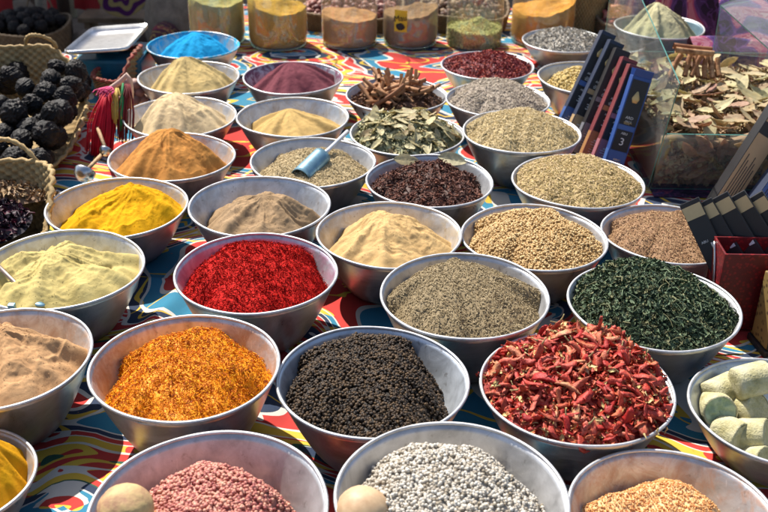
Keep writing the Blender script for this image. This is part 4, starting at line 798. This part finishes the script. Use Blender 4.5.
# tassels hanging from a pale handle
tz = empty('tasselled_handle', UY(116, 83, 2.12), 'pale arched bag handle with a red tassel and coloured threads', 'bag handle'); T0 = Vector(UY(116, 83, 2.12))
hp_ = [Vector(UY(px, py, 2.12)) - T0 for px, py in ((106, 96), (108, 90), (114, 86), (121, 81), (127, 75), (130, 80), (131, 92), (130, 108))]
V, Fs = tube(hp_, .006, 10); link('handle_arch', mesh('handle_arch', V, Fs), plain('pink painted wood', (.62, .42, .33), .6), tz)
def strands(name, mat, top, bot, n, spread, r=.0012):
    mb = MB(); A = Vector(UY(*top, 2.10)) - T0; B = Vector(UY(*bot, 2.06)) - T0
    for i in range(n):
        dx, dy = random.gauss(0, spread), random.gauss(0, spread * .7); a = A + Vector((dx * .25, dy * .25, 0)); b = B + Vector((dx, dy, random.uniform(-.006, .01)))
        c = a.lerp(b, .5) + Vector((dx * .45, dy * .3 - .004, 0)); V, Fs = tube([a, a.lerp(c, .5) + Vector((dx * .1, 0, 0)), c, c.lerp(b, .5), b], r, 5); mb.add(V, Fs)
    return mb.build(name, mat, tz, smooth=True)
strands('red_tassel', plain('crimson yarn', (.7, .01, .04), .7), (107, 93), (102, 154), 230, .0105, .0014)
strands('tassel_knot', plain('pink yarn', (.7, .06, .2), .7), (109, 87), (103, 94), 40, .008)
strands('yellow_threads', plain('yellow yarn', (.62, .42, .08), .7), (117, 88), (117, 122), 14, .006)
strands('green_threads', plain('green yarn', (.03, .3, .1), .7), (123, 83), (121, 128), 9, .005)
strands('dark_red_threads', plain('dark red yarn', (.22, .015, .02), .7), (128, 84), (126, 140), 40, .010)
# ------------------------------------------------------------------ scale
sc_ = empty('weighing_scale', U(108, 56, 0), 'blue market scale with a square steel pan', 'scale'); S0 = Vector(sc_.location)
quad = [Vector(U(px, py, .115)) - S0 for px, py in ((62, 54), (128, 50), (150, 25), (92, 29))]
ctr = sum(quad, Vector()) / 4
def pan():
    n = 9; V = []; Fs = []
    ringspec = [(1.0, .0), (1.005, .006), (.985, .007), (.95, -.004), (.6, -.006), (.02, -.006)]
    base = []
    for i in range(4):
        A, B = quad[i], quad[(i + 1) % 4]; 
        for j in range(12):
            t = j / 12; p = A.lerp(B, t); e = min(t, 1 - t); rnd = 1 - .06 * math.exp(-(e / .06)); base.append(ctr + (p - ctr) * rnd)
    m = len(base)
    for s_, dz in ringspec: V += [tuple(ctr + (p - ctr) * s_ + Vector((0, 0, dz))) for p in base]
    V2 = [(x, y, z - .0012) for x, y, z in V]; Fq = grid_faces(len(ringspec), m, True); return np.array(V + V2), np.concatenate([Fq, Fq[:, ::-1] + len(V)])
V, Fq = pan(); link('pan', mesh('pan', V, Fq), M_steel, sc_)
mb = MB(); V, Fs = box(.17, .17, .085, .008); mb.add(xf(V, (0, 0, 0), (ctr.x + .012, ctr.y - .0, .0)), Fs); V, Fs = box(.06, .06, .022, .003); mb.add(xf(V, None, (ctr.x, ctr.y, .0852)), Fs); mb.build('scale_body', plain('blue plastic', (.015, .14, .22), .35), sc_)
# ------------------------------------------------------------------ acrylic display box with leaves
M_acr = glass_mat('clear acrylic', (.95, .98, .965), .04, .5, .02, .055)
M_acrE = NT('acrylic edge'); M_acrE.bsdf((.08, .22, .18), .2); M_acrE = M_acrE.m
XL, XR2, Yf0, Yf1, Yb, Hz = .5515, 1.12, 1.917, 1.815, 2.50, .268
ab = empty('acrylic_box', (XL, Yf0, .003), 'clear acrylic display box full of dry leaves at the right', 'display box'); AO = np.array([XL, Yf0, .003])
def pane(name, C, th, mat=M_acr):
    C = np.array(C, float) - AO; n = np.cross(C[1] - C[0], C[2] - C[0]); n = n / np.linalg.norm(n) * th; V = np.concatenate([C, C + n])
    mb = MB(); mb.add(V, [[3, 2, 1, 0], [4, 5, 6, 7]], 0); mb.add(V, [[0, 1, 5, 4], [1, 2, 6, 5], [2, 3, 7, 6], [3, 0, 4, 7]], 1); return mb.build(name, [mat, M_acrE], ab)
z0 = .005
pane('side_pane', [(XL, Yf0, z0), (XL, Yf1, Hz), (XL, Yb, Hz + .12), (XL, Yb, z0)], .0025)
pane('front_pane', [(XL + .003, Yf0, z0), (XR2, Yf0, z0), (XR2, Yf0 - (Yf0 - Yf1) * .55, z0 + (Hz - z0) * .55), (XL + .003, Yf0 - (Yf0 - Yf1) * .55, z0 + (Hz - z0) * .55)], .0025)
pane('side_pane', [(XR2, Yf0, z0), (XR2, Yf1, Hz), (XR2, Yb, Hz + .12), (XR2, Yb, z0)], .0025)
pane('back_pane', [(XL + .003, Yb, z0), (XL + .003, Yb, .12), (XR2, Yb, .12), (XR2, Yb, z0)], .0025)
# a tilted lid sheet at the right
l1 = [UY(720, 6, 2.30), UY(800, 78, 1.98), UY(870, 60, 2.05), UY(800, -30, 2.36)]
pane('lid', l1, .003)
pane('divider', [UY(713, 52, 2.30), UY(721, 6, 2.30), UY(800, -8, 2.36), UY(790, 60, 2.36)], .002)
class BoxHeap:
    def height(s, x, y):
        return .135 + .025 * np.clip((1.99 - y) * 6, -1, 1) + .06 * fbm(x * 9, y * 9, 3, 12)
bh = BoxHeap(); nx, ny = 80, 80; gx, gy = np.meshgrid(np.linspace(XL + .006, XR2 - .006, nx), np.linspace(1.905, Yb - .006, ny)); gz = bh.height(gx, gy) - .02
yy = np.where(np.arange(ny)[:, None] == 0, 1.885, gy); V = np.stack([gx, yy, gz], -1).reshape(-1, 3); V0 = V[:nx].copy(); V0[:, 2] = .012; V0[:, 1] = 1.925
left = V.reshape(ny, nx, 3)[:, 0].copy(); left[:, 2] = .012; left[0, 1] = 1.925
Vall = np.concatenate([V, V0, left]); f1 = grid_faces(ny, nx, False); f2 = np.array([[ny * nx + i, ny * nx + i + 1, i + 1, i] for i in range(nx - 1)]); b0 = ny * nx + nx; f3 = np.array([[b0 + i + 1, b0 + i, i * nx, (i + 1) * nx] for i in range(ny - 1)])
k = 2600; xs = rng.uniform(XL + .02, 1.0, k); ys = rng.uniform(1.93, 2.45, k); P = np.stack([xs, ys, bh.height(xs, ys) - .012], -1); v1, ff1, t1 = instances(FLAKES, P, np.tile([0, 0, 1.], (k, 1)), (.006, .016), .8, .1)
k = 900; xs = rng.uniform(XL + .02, 1.0, k); zs = rng.uniform(.02, .12, k); P = np.stack([xs, 1.928 - zs * .34, zs], -1); v2, ff2, t2 = instances(FLAKES, P, np.tile([0, -1., .1], (k, 1)), (.006, .014), .5, .0)
n0 = len(Vall); n1 = n0 + len(v1)
o = link('leaf_litter', mesh('leaf_litter', np.concatenate([Vall, v1, v2]), [f1, f2, f3] + [q + n0 for q in ff1] + [q + n1 for q in ff2], True, np.concatenate([np.full(n0, .15), t1, t2])), tint_mat('leaf litter', [(0.308, 0.185, 0.105), (0.495, 0.37, 0.188), (0.605, 0.554, 0.314), (0.396, 0.231, 0.146)], .7)); props(o, 'broken dry leaves filling the acrylic box', 'leaf litter', None, 'stuff')
P = []; t = 0
while len(P) < 120 and t < 20000:
    t += 1; x, y = random.uniform(.575, .98), random.uniform(1.90, 2.46)
    if all((x - u) ** 2 + (y - v) ** 2 > .021 ** 2 for u, v in P): P.append((x, y))
for i, (x, y) in enumerate(P):
    br = i % 4 == 0; o = link('dry_leaf', (LMB if br else LM)[i % 8]); z = float(bh.height(x, y)) + random.uniform(.0, .012)
    o.matrix_world = Matrix.Translation((x, y, z)) @ Euler((random.gauss(0, .35), random.gauss(0, .35), random.uniform(0, 6.3))).to_matrix().to_4x4() @ Matrix.Scale(random.uniform(.9, 1.35), 4); props(o, ('brown' if br else 'pale grey green') + ' dry leaf on top of the heap in the acrylic box', 'leaf', 'leaves in the acrylic box')
for i in range(26):
    x = random.uniform(.59, .88); z = random.uniform(.035, .125); o = link('dry_leaf', LMB[i % 8]); o.matrix_world = Matrix.Translation((x, 1.9225 - z * .37, z)) @ Euler((PI / 2 + random.gauss(0, .25) - .3, random.uniform(0, 6), random.gauss(0, .25)), 'YXZ').to_matrix().to_4x4() @ Matrix.Scale(1, 4)
    o.matrix_world = Matrix.Translation((x, 1.921 - z * .37, z)) @ Matrix.Rotation(PI / 2 + .3, 4, 'X') @ Matrix.Rotation(random.uniform(0, 6.3), 4, 'Z') @ Matrix.Rotation(random.gauss(0, .15), 4, 'X') @ Matrix.Scale(random.uniform(.9, 1.2), 4); props(o, 'brown dry leaf pressed against the front pane of the acrylic box', 'leaf', 'brown leaves behind the front pane')
# bundle of cinnamon in the box
QL = [quill(i + 20, .10 + .01 * i, .0075) for i in range(3)]
for me in QL: me.materials.append(M_cin)
def stick_at(a, b, Ya, Yb_, i, lab):
    A = Vector(UY(*a, Ya)); B = Vector(UY(*b, Yb_)); o = link('cinnamon_stick', QL[i % 3]); d = B - A; Lq = .10 + .01 * (i % 3); o.matrix_world = Matrix.Translation((A + B) / 2) @ d.to_track_quat('Z', 'Y').to_matrix().to_4x4() @ Matrix.Scale(d.length / Lq, 4, (0, 0, 1)); props(o, lab, 'cinnamon stick', 'long cinnamon sticks in the acrylic box')
stick_at((674, 46), (712, 50), 2.28, 2.28, 0, 'cinnamon stick lying across the upright ones in the acrylic box'); stick_at((676, 50), (714, 54), 2.262, 2.262, 1, 'second cinnamon stick lying just in front across the upright ones')
for i, (a, b) in enumerate([((700, 55), (690, 76)), ((705, 56), (703, 78)), ((710, 57), (712, 78)), ((680, 54), (668, 78)), ((716, 58), (718, 76)), ((690, 54), (684, 76)), ((694, 56), (697, 77))]): stick_at(a, b, 2.30, 2.27, i, 'cinnamon stick standing upright among leaves in the acrylic box')
# cloth under and behind the acrylic box
V, Fs = box(.62, .62, .003, .001); o = link('dark_cloth', mesh('dark_cloth', V, Fs, False), M_purple, None, (.865, 2.19, .0012)); props(o, 'dark purple patterned cloth under the acrylic box', 'cloth')
def drape(name, x0, x1, prof, mat, lab, wav=.02, f=18, seed=0):
    n, m = 90, 70; s_ = np.linspace(0, 1, m)[:, None]; xs = np.linspace(x0, x1, n)[None]; pr = np.array(prof); tt = np.linspace(0, 1, len(pr)); y = np.interp(s_, tt, pr[:, 0]) + 0 * xs; z = np.interp(s_, tt, pr[:, 1]) + 0 * xs
    wv = wav * np.sin(xs * f + 2 * np.sin(s_ * 3 + seed)) * s_ + wav * .6 * fbm(xs * 8 + 0 * s_, s_ * 3 + 0 * xs, 3, seed); X = xs + wav * .5 * np.sin(s_ * 9 + seed) + 0 * s_
    V = np.stack([X, y + wv, np.maximum(z + wv * .4, .005) if prof[0][1] > -.1 else z], -1).reshape(-1, 3); Fq = grid_faces(m, n, False); V2 = V + [0, .002, .0015]
    o = link(name, mesh(name, np.concatenate([V, V2]), np.concatenate([Fq, Fq[:, ::-1] + len(V)])), mat); return props(o, lab, 'cloth')
drape('floral_cloth', .89, 1.75, [(2.54, .02), (2.58, .09), (2.66, .19), (2.8, .30), (3.1, .42)], M_floral, 'pink and purple floral cloth heaped behind the acrylic box', .025, 14, 1)
drape('floral_bundle', .79, 1.05, [(2.525, .02), (2.53, .11), (2.56, .14), (2.6, .11), (2.62, .02)], M_floral, 'small floral cloth fold showing through the back of the acrylic box', .012, 22, 6)
drape('floral_hanging', .70, 1.3, [(2.99, .02), (3.02, .12), (3.1, .22), (3.22, .34)], M_floral, 'floral cloth hanging behind the pale green powder cone', .02, 16, 9)
drape('white_cloth', 1.12, 1.9, [(3.24, .02), (3.26, .2), (3.3, .42), (3.33, .62)], plain('white cotton', (.72, .68, .6), .85, 0, .05, 20), 'off white cloth at the upper right behind the floral cloth', .015, 20, 4)
# ------------------------------------------------------------------ cartons
M_dk = plain('dark blue card', (.03, .04, .075), .5, 0, .1, 25, .05); M_bk = plain('black card', (.022, .02, .021), .45, 0, .1, 25, .05)
def card(c): return plain('printed card', c, .4, 0, .05, 25, .05)
C_bl = card((.06, .13, .36)); C_tn = card((.5, .34, .17)); C_rd = card((.2, .045, .05)); C_pk = card((.38, .15, .18)); C_or = card((.4, .2, .08)); C_gr = card((.2, .2, .22))
def carton(foot, top, w_, d_, L, side, band, lab, mark='3', mark2='', grp='perfume cartons leaning in a row', flap=False, yaw=0.):
    f = Vector(foot); ax = (Vector(top) - f).normalized(); yv = Vector((math.sin(yaw), math.cos(yaw), 0)); xv = yv.cross(ax).normalized(); yv2 = ax.cross(xv); Mx = Matrix((xv, yv2, ax)).transposed().to_4x4()
    e = empty('carton', foot, lab, 'carton', grp); e.matrix_world = Matrix.Translation(f) @ Mx
    V, Fs = box(w_, d_, L, .0012); link('carton_body', mesh('carton_body', V, Fs, False), side, e)
    def panel(name, z0, z1, mat, ww=.90, x=0):
        V, Fs = box(w_ * ww, .0006, (z1 - z0), .0001); return link(name, mesh(name, V, Fs, False), mat, e, (x, -d_ / 2 - .0003, z0))
    panel('base_panel', .004, L * .30, band); p2 = panel('middle_panel', L * .305, L * .50, M_bk, .86); panel('top_panel', L * .55, L * .97, M_bk, .86)
    pz = panel('colour_panel', L * .504, L * .545, band, .86)
    for s_, z, sz in ((mark, L * .39, w_ * .55), (mark2 or 'ABU', L * .47, w_ * .17), ('ARD', L * .62, w_ * .2), ('EAU 3', L * .585, w_ * .12), ('ABU', L * .22, w_ * .16)):
        me = text_mesh(s_, sz); tx = link('writing', me, M_white, e); tx.location = (0, -d_ / 2 - .0011, z); tx.rotation_euler = (PI / 2, 0, 0)
    mb = MB()
    for j in range(9): zz_ = L * (.56 + .012 * j) if j < 2 else L * (.045 + .022 * j); ww_ = w_ * (.3 + .35 * ((j * 7) % 5) / 5); V, Fs = box(ww_, .0004, .0010, .0001); mb.add(xf(V, None, ((j % 3 - 1) * w_ * .05, 0, zz_)), Fs)
    mb.build('small_print', M_gold if flap else M_white, e, (0, -d_ / 2 - .0011, 0))
    V, Fs = tube([(0, 0, -.012), (0, 0, -.004), (0, 0, .002), (0, 0, .010)], [.0045, .0075, .005, .0015], 10); V[:, 1] *= .06; em = link('bottle_emblem', mesh('bottle_emblem', V * (w_ / .036), Fs), M_gold, e); em.location = (0, -d_ / 2 - .0011, L * .82)
    # colour blocks down the right-hand side
    V, Fs = box(.0006, d_ * .86, L * .26, .0001); link('side_panel', mesh('side_panel', V, Fs, False), band, e, (-w_ / 2 - .0003, 0, .008))
    V, Fs = box(.0006, d_ * .86, L * .5, .0001); link('side_panel', mesh('side_panel', V, Fs, False), M_bk, e, (w_ / 2 + .0003, 0, L * .35))
    if flap:
        for sy, an in ((1, -.5), (-1, .3)):
            V, Fs = box(w_ * .96, .0008, .016, .0002); fl = link('flap', mesh('flap', V, Fs, False), side, e, (0, sy * (d_ / 2 - .001), L)); fl.rotation_euler.x = an
    return e
ff = [(.398, 2.175), (.412, 2.130), (.430, 2.085), (.438, 2.040), (.452, 1.996), (.470, 1.948)]
tt_ = [(608, 33, 2.25), (616, 42, 2.20), (622, 50, 2.155), (629, 59, 2.11), (636, 66, 2.06), (641, 77, 2.0)]
bands = [C_bl, C_tn, C_gr, C_or, C_pk, C_bl]; sides = [M_dk, M_dk, M_bk, C_rd, C_rd, card((.03, .08, .28))]
nm = ['first dark blue carton at the back of the leaning row', 'dark carton with a tan lower panel, second from the back', 'grey paneled black carton in the middle of the leaning row', 'red edged carton with an orange lower panel', 'red edged carton with a pink lower panel', 'nearest carton, blue with an open top flap and the number 3']
for i in range(6):
    tp = Vector(UY(*tt_[i])); ft = Vector((*ff[i], .006)); carton(ft, tp, .034 if i < 5 else .040, .036, (tp - ft).length, sides[i], bands[i], nm[i], '3', flap=(i == 5), yaw=.12)
# larger cartons leaning the other way, right edge
cc = [((.640, 1.775), (792, 92, 1.86), C_tn, 'tan', M_bk), ((.690, 1.735), (826, 112, 1.82), C_bl, 'blue', M_dk), ((.738, 1.695), (860, 138, 1.78), C_rd, 'red', M_bk), ((.79, 1.655), (890, 160, 1.74), C_or, 'orange brown', M_bk)]
for i, (ft, tp, c, nmn, sd_) in enumerate(cc):
    f = Vector((*ft, .006)); tpv = Vector(UY(*tp)); ax = (tpv - f).normalized(); yv = Vector((0, 1, 0)); xv = yv.cross(ax).normalized(); yv2 = ax.cross(xv); Mx = Matrix((xv, yv2, ax)).transposed().to_4x4(); L = (tpv - f).length
    e = empty('carton', f, f'{nmn} carton leaning at the right edge in front of the acrylic box', 'carton', 'cartons leaning at the right edge'); e.matrix_world = Matrix.Translation(f) @ Mx; w_ = .045; d_ = .030
    V, Fs = box(w_, d_, L, .0012); link('carton_body', mesh('carton_body', V, Fs, False), sd_, e)
    V, Fs = box(w_ * .92, .0006, L * .64, .0001); link('colour_panel', mesh('colour_panel', V, Fs, False), c, e, (0, -d_ / 2 - .0003, .003))
    V, Fs = box(w_ * .92, .0006, L * .22, .0001); link('colour_panel', mesh('colour_panel', V, Fs, False), c, e, (0, -d_ / 2 - .0003, L * .74))
    mb = MB()
    for j in range(6): V, Fs = box(.0016, .0004, L * (.36 - .04 * (j % 3)), .0001); mb.add(xf(V, None, ((j - 2.5) * .0052, 0, 0)), Fs)
    mb.build('printed_lines', M_bk, e, (0, -d_ / 2 - .001, L * .14))
# red carton with four black packets
M_redc = NT('red patterned card'); o = M_redc.obj(); vo = M_redc.n('TexVoronoi'); vo.inputs['Scale'].default_value = 160; M_redc.w(o, vo.inputs['Vector'])
M_redc.bsdf(M_redc.ramp(vo.outputs['Distance'], [(.25, (.26, .012, .014)), (.45, (.12, .008, .01))]), .45, 0, .4); M_redc = M_redc.m
rb = empty('red_carton', (.655, 1.405, 0), 'red open carton holding four black packets', 'carton'); rx, ry, rh = .25, .058, .138
for nm_, sx, sy, x, y in (('front_panel', rx, .003, 0, -ry / 2), ('back_panel', rx, .003, 0, ry / 2), ('side_panel', .003, ry - .0035, -rx / 2 + .0015, 0), ('side_panel', .003, ry - .0035, rx / 2 - .0015, 0), ('bottom_panel', rx - .007, ry - .004, 0, 0)):
    V, Fs = box(sx, sy, rh if 'bottom' not in nm_ else .003, .0006); link(nm_, mesh(nm_, V, Fs, False), M_redc, rb, (x, y, .004))
V, Fs = tube([(-rx / 2 - .002, -ry / 2 + .004 + .045 * t, .03 + .105 * t + .02 * math.sin(t * 3)) for t in np.linspace(0, 1, 10)], .0022, 8); link('silver_trim', mesh('silver_trim', V, Fs), M_steel, rb)
t = NT('gold fading band'); M_gb = plain('gold foil band', (.6, .45, .24), .35, .25, .1, 20, .05)
for i in range(5):
    tx, ty = [(689, 201), (702, 202), (718, 196), (735, 195), (753, 196)][i]; tp = Vector(UY(tx, ty, 1.478)); bt = Vector((.565 + .036 * i, 1.395, .055)); ax = (tp - bt).normalized(); L = (tp - bt).length; yv = Vector((0.25, 1, 0)); xv = yv.cross(ax).normalized(); yv2 = ax.cross(xv)
    e = empty('black_packet', bt, ['leftmost black packet with a gold top in the red carton', 'second black packet from the left in the red carton', 'middle black packet with a gold top in the red carton', 'fourth black packet from the left in the red carton', 'black packet with a gold top at the picture edge in the red carton'][i], 'packet', 'black packets in the red carton'); e.matrix_world = Matrix.Translation(bt) @ Matrix((xv, yv2, ax)).transposed().to_4x4()
    V, Fs = box(.033, .009, L, .0012); link('packet_body', mesh('packet_body', V, Fs, False), M_bk, e)
    V, Fs = box(.031, .0006, .022, .0001); link('gold_band', mesh('gold_band', V, Fs, False), M_gb, e, (0, -.0049, L - .030))
    V, Fs = box(.009, .0006, .009, .0001); link('white_label', mesh('white_label', V, Fs, False), M_white, e, (.008, -.0049, L * .50)); me = text_mesh('ABU', .006); tx_ = link('writing', me, M_white, e); tx_.location = (-.004, -.0055, L * .58); tx_.rotation_euler = (PI / 2, 0, 0)
# mustard carton at the right edge
x, y, z = U(765, 352, 0); M_mus = NT('mustard pattern'); o = M_mus.obj(); vo = M_mus.n('TexVoronoi'); vo.inputs['Scale'].default_value = 110; M_mus.w(o, vo.inputs['Vector']); M_mus.bsdf(M_mus.ramp(vo.outputs['Distance'], [(.2, (.08, .045, .015)), (.4, (.26, .17, .05))]), .6); M_mus = M_mus.m
e = empty('mustard_carton', (x + .05, y + .02, 0), 'mustard patterned carton with black edges at the right picture edge', 'carton'); e.rotation_euler.z = .15
V, Fs = box(.12, .05, .115, .002); link('carton_body', mesh('carton_body', V, Fs, False), M_mus, e, (0, 0, .012))
V, Fs = box(.128, .058, .011, .002); link('black_base', mesh('black_base', V, Fs, False), M_bk, e, (0, 0, .0005)); V, Fs = box(.006, .004, .10, .001)
for sx in (-1, 1): link('black_edge', mesh('black_edge', V, Fs, False), M_bk, e, (sx * .057, -.0275, .014))
# ------------------------------------------------------------------ behind the jars
M_nut = tint_mat('red brown nuts', [(.12, .03, .025), (.3, .1, .07), (.45, .25, .2), (.2, .05, .04)], .55, .4)
def tray(px0, px1, Y, lab, lab2, m=M_nut, cat='nuts', name='nut_heap', zh=.1, sz=(.010, .017), hy=.10, bm=M_dstraw):
    xa = UY(px0, 20, Y)[0]; xb = UY(px1, 20, Y)[0]; cx = (xa + xb) / 2; hx = (xb - xa) / 2
    basket('shallow_basket', (cx, Y, 0), hx + .012, hy + .012, .055, lab, bm, 0, 1.08, 60)
    loose_heap(name, cx, Y, hx * .93, hy * .93, .045, zh, [(CRUMB, int(260 * hx / .1), sz, .8, .3)], m, lab2, cat)
tray(300, 400, 3.13, 'shallow basket of red brown nuts behind the two brown powder jars', 'red brown nuts heaped behind the brown powder jars')
tray(424, 504, 3.14, 'shallow basket of nuts behind the jar of green pods', 'brown nuts heaped behind the jar of green pods', tint_mat('brown nuts', [(.1, .05, .03), (.22, .12, .06), (.3, .2, .12)], .6))
basket('straw_basket', (UY(582, 10, 3.12)[0], 3.12, 0), .075, .09, .15, 'upright golden straw basket right of the rightmost jar', M_straw, 0, 1.1, 50)
tray(598, 632, 3.06, 'low basket of dark red petals beside the upright golden straw basket', 'dark red and pink dried petals at the upper right', tint_mat('potpourri', [(.15, .02, .02), (.4, .06, .05), (.6, .3, .22), (.1, .02, .02)], .6), 'dried petals', 'petal_heap', .12, (.008, .015), .1)
# ------------------------------------------------------------------ neighbouring stall, upper left, under an added, unseen awning
M_dfruit = M_fruit
bx, by = UY(30, 40, 4.45)[0], 4.45
basket('round_basket', (bx, by, GZ), .19, .19, .23, 'old brown basket of dark fruits on the ground at the upper left', M_dstraw, 0, 1.2, 50, p=2, handles=((1.2, 1.9, .12, (0, 0)),))
for i in range(26):
    a = i * 2.4; r = .155 * math.sqrt((i + .5) / 26); o = link('dried_fruit', FR[i % 5], loc=(bx + r * math.cos(a), by + r * math.sin(a), GZ + .235 + .045 * (1 - r / .16)), rot=(i, i * 2, i * 3)); o.scale = (1.02,) * 3; props(o, 'dark dried fruit in the old basket at the upper left', 'dried fruit', 'dark fruits in the far basket')
M_red = plain('red cotton', (.4, .02, .02), .8, 0, .15, 10, .2, .004); M_pw = plain('pale post paint', (.5, .46, .38), .7); M_dw = plain('dark post wood', (.06, .04, .028), .8)
def post(px, Y, r, mat, lab):
    x = UY(px, 10, Y)[0]; V, Fs = tube([(0, 0, z) for z in (0, .8, 1.6, 2.4)], r, 12); o = link('post', mesh('post', V, Fs), mat, None, (x, Y, GZ)); props(o, lab, 'post')
post(40, 4.95, .018, M_pw, 'pale thin post behind the far fruit basket'); post(64, 4.75, .03, M_dw, 'thick dark wooden post left of the scale'); post(70, 5.4, .035, plain('cream paint', (.6, .55, .4), .7), 'cream coloured post seen beside the dark one')  # last post: a cream paint colour varied by noise
def hang(px0, px1, pyb, Y, mat, lab, seed=0, ztop=None):
    x0, x1 = UY(px0, pyb, Y)[0], UY(px1, pyb, Y)[0]; zb = UY(px0, pyb, Y)[2]; n, m = 40, 24; s_ = np.linspace(0, 1, m)[:, None]; xs = np.linspace(x0, x1, n)[None]
    V = np.stack([xs + .01 * np.sin(s_ * 5), Y + .02 * np.sin(xs * 45 + seed) * (1 - .4 * s_) + .01 * np.sin(s_ * 7), zb + (1.0) * s_ + .03 * np.sin(xs * 20 + seed) * (1 - s_)], -1).reshape(-1, 3)
    Fq = grid_faces(m, n, False); o = link('hanging_cloth', mesh('hanging_cloth', np.concatenate([V, V + [0, .003, 0]]), np.concatenate([Fq, Fq[:, ::-1] + len(V)])), mat); return props(o, lab, 'cloth')
hang(-12, 12, 14, 5.1, M_red, 'red cloth hanging in the upper left corner'); hang(48, 61, 9, 5.2, M_red, 'narrow red cloth hanging between two posts', 2); hang(76, 101, 13, 5.2, M_red, 'red cloth hanging above the scale', 3)
hang(12, 36, 4, 5.6, plain('brown cotton', (.1, .06, .04), .9), 'brown cloth hanging behind the far fruit basket', 5)
# purple and yellow woven tray leaning
t = NT('purple yellow weave'); o = t.obj(); sp_ = t.n('SeparateXYZ'); t.w(o, sp_.inputs[0]); r_ = t.math('SQRT', t.math('ADD', t.math('POWER', sp_.outputs[0], 2.), t.math('POWER', sp_.outputs[1], 2.)))
an = t.math('ARCTAN2', sp_.outputs[1], sp_.outputs[0]); ch = t.math('SINE', t.math('MULTIPLY_ADD', t.math('SINE', t.math('MULTIPLY', an, 6.)), 1.3, t.math('MULTIPLY', r_, 110.)))
t.bsdf(t.mix(t.math('GREATER_THAN', ch, .1), (.07, .012, .06), (.3, .2, .07)), .8, 0, .1, t.noise(o, 200), .4, .002)
V, Fq = lathe([(.004, 0), (.05, .002), (.10, .006), (.125, .022), (.13, .024), (.128, .018), (.10, .0), (.05, -.004), (.004, -.005)], 64); x, y, z = UY(122, -8, 5.0)
o = link('woven_tray', mesh('woven_tray', V, Fq), t.m, None, (x, 5.03, z - .01), (1.05, 0, 0)); props(o, 'round purple and yellow woven tray leaning above the scale', 'tray')
bz = UY(120, 17, 5.0)[2]; bn = empty('low_bench', (UY(122, 17, 5.05)[0], 5.08, GZ), 'low wooden bench behind the scale', 'bench'); V, Fs = box(.42, .18, .025, .003); link('seat', mesh('seat', V, Fs, False), M_plank, bn, (0, 0, bz - GZ - .03))
for sx in (-1, 1): V, Fs = box(.03, .15, bz - GZ - .031, .002); link('leg', mesh('leg', V, Fs, False), M_plank, bn, (sx * .17, 0, 0))
def sack(px, py, Y, sx, sy, sz, mat, lab, seed, cat='sack', name='cloth_sack'):
    x = UY(px, py, Y)[0]; V, Fs = ico(4, .12, seed, (sx, sy, sz)); V[:, 2] = np.maximum(V[:, 2], -sz * .8); o = link(name, mesh(name, V, Fs), mat, None, (x, Y, GZ + sz * .8)); props(o, lab, cat)
M_sack = plain('grey brown sacking', (.2, .16, .12), .9, 0, .2, 30, .5, .004)
sack(90, 28, 4.55, .12, .1, .10, M_sack, 'grey brown sack on the ground behind the scale pan', 4)
M_pt = fabric_mat('purple red print', [(0, (.06, .012, .03)), (.45, (.2, .02, .04)), (.6, (.3, .08, .05)), (.7, (.08, .02, .08))], S=9, TX=9, TY=9, D=22, stops2=[(0, (.3, .2, .05)), (.45, (.35, .2, .06)), (.6, (.1, .02, .06)), (.7, (.3, .05, .05))])
sack(164, 24, 4.4, .085, .09, .14, M_pt, 'purple and red printed bundle left of the olive powder jar', 7, 'bundle', 'cloth_bundle')
sack(135, 30, 4.7, .12, .1, .09, plain('dark brown sacking', (.09, .06, .045), .9, 0, .2, 30, .5, .004), 'dark brown sack under the low bench', 9)
basket('round_basket', (UY(180, 12, 4.7)[0] - .02, 4.75, GZ), .12, .12, .24, 'straw basket on the ground at the left of the olive powder jar', M_straw, 0, 1.2, 40, p=2)
basket('round_basket', (UY(10, 60, 3.95)[0], 3.9, GZ), .15, .15, .16, 'low dark basket on the ground in front of the far fruit basket', M_dstraw, 0, 1.15, 40, p=2)
sack(205, 5, 4.6, .3, .2, .25, M_sack, 'large grey brown sack behind the jars at the left', 14); sack(330, 5, 4.7, .35, .2, .2, plain('brown sacking', (.12, .08, .05), .9), 'large brown sack behind the jars in the middle', 15)
# unseen awning added to keep the neighbouring stall in shade
aw = empty('added_shade_awning', (0, 7.0, GZ), 'unseen canvas awning added to shade the neighbouring stall', 'awning')
V, Fs = box(8, 3.6, .012, .002); link('canvas', mesh('canvas', V, Fs, False), plain('canvas', (.35, .27, .18), .9), aw, (-.6, .45, 2.3))
for x in (-4.3, -2.0, 1.2, 3.2):
    V, Fs = tube([(0, 0, 0), (0, 0, 2.3)], .03, 10); link('pole', mesh('pole', V, Fs), M_dw, aw, (x, 2.1, 0))
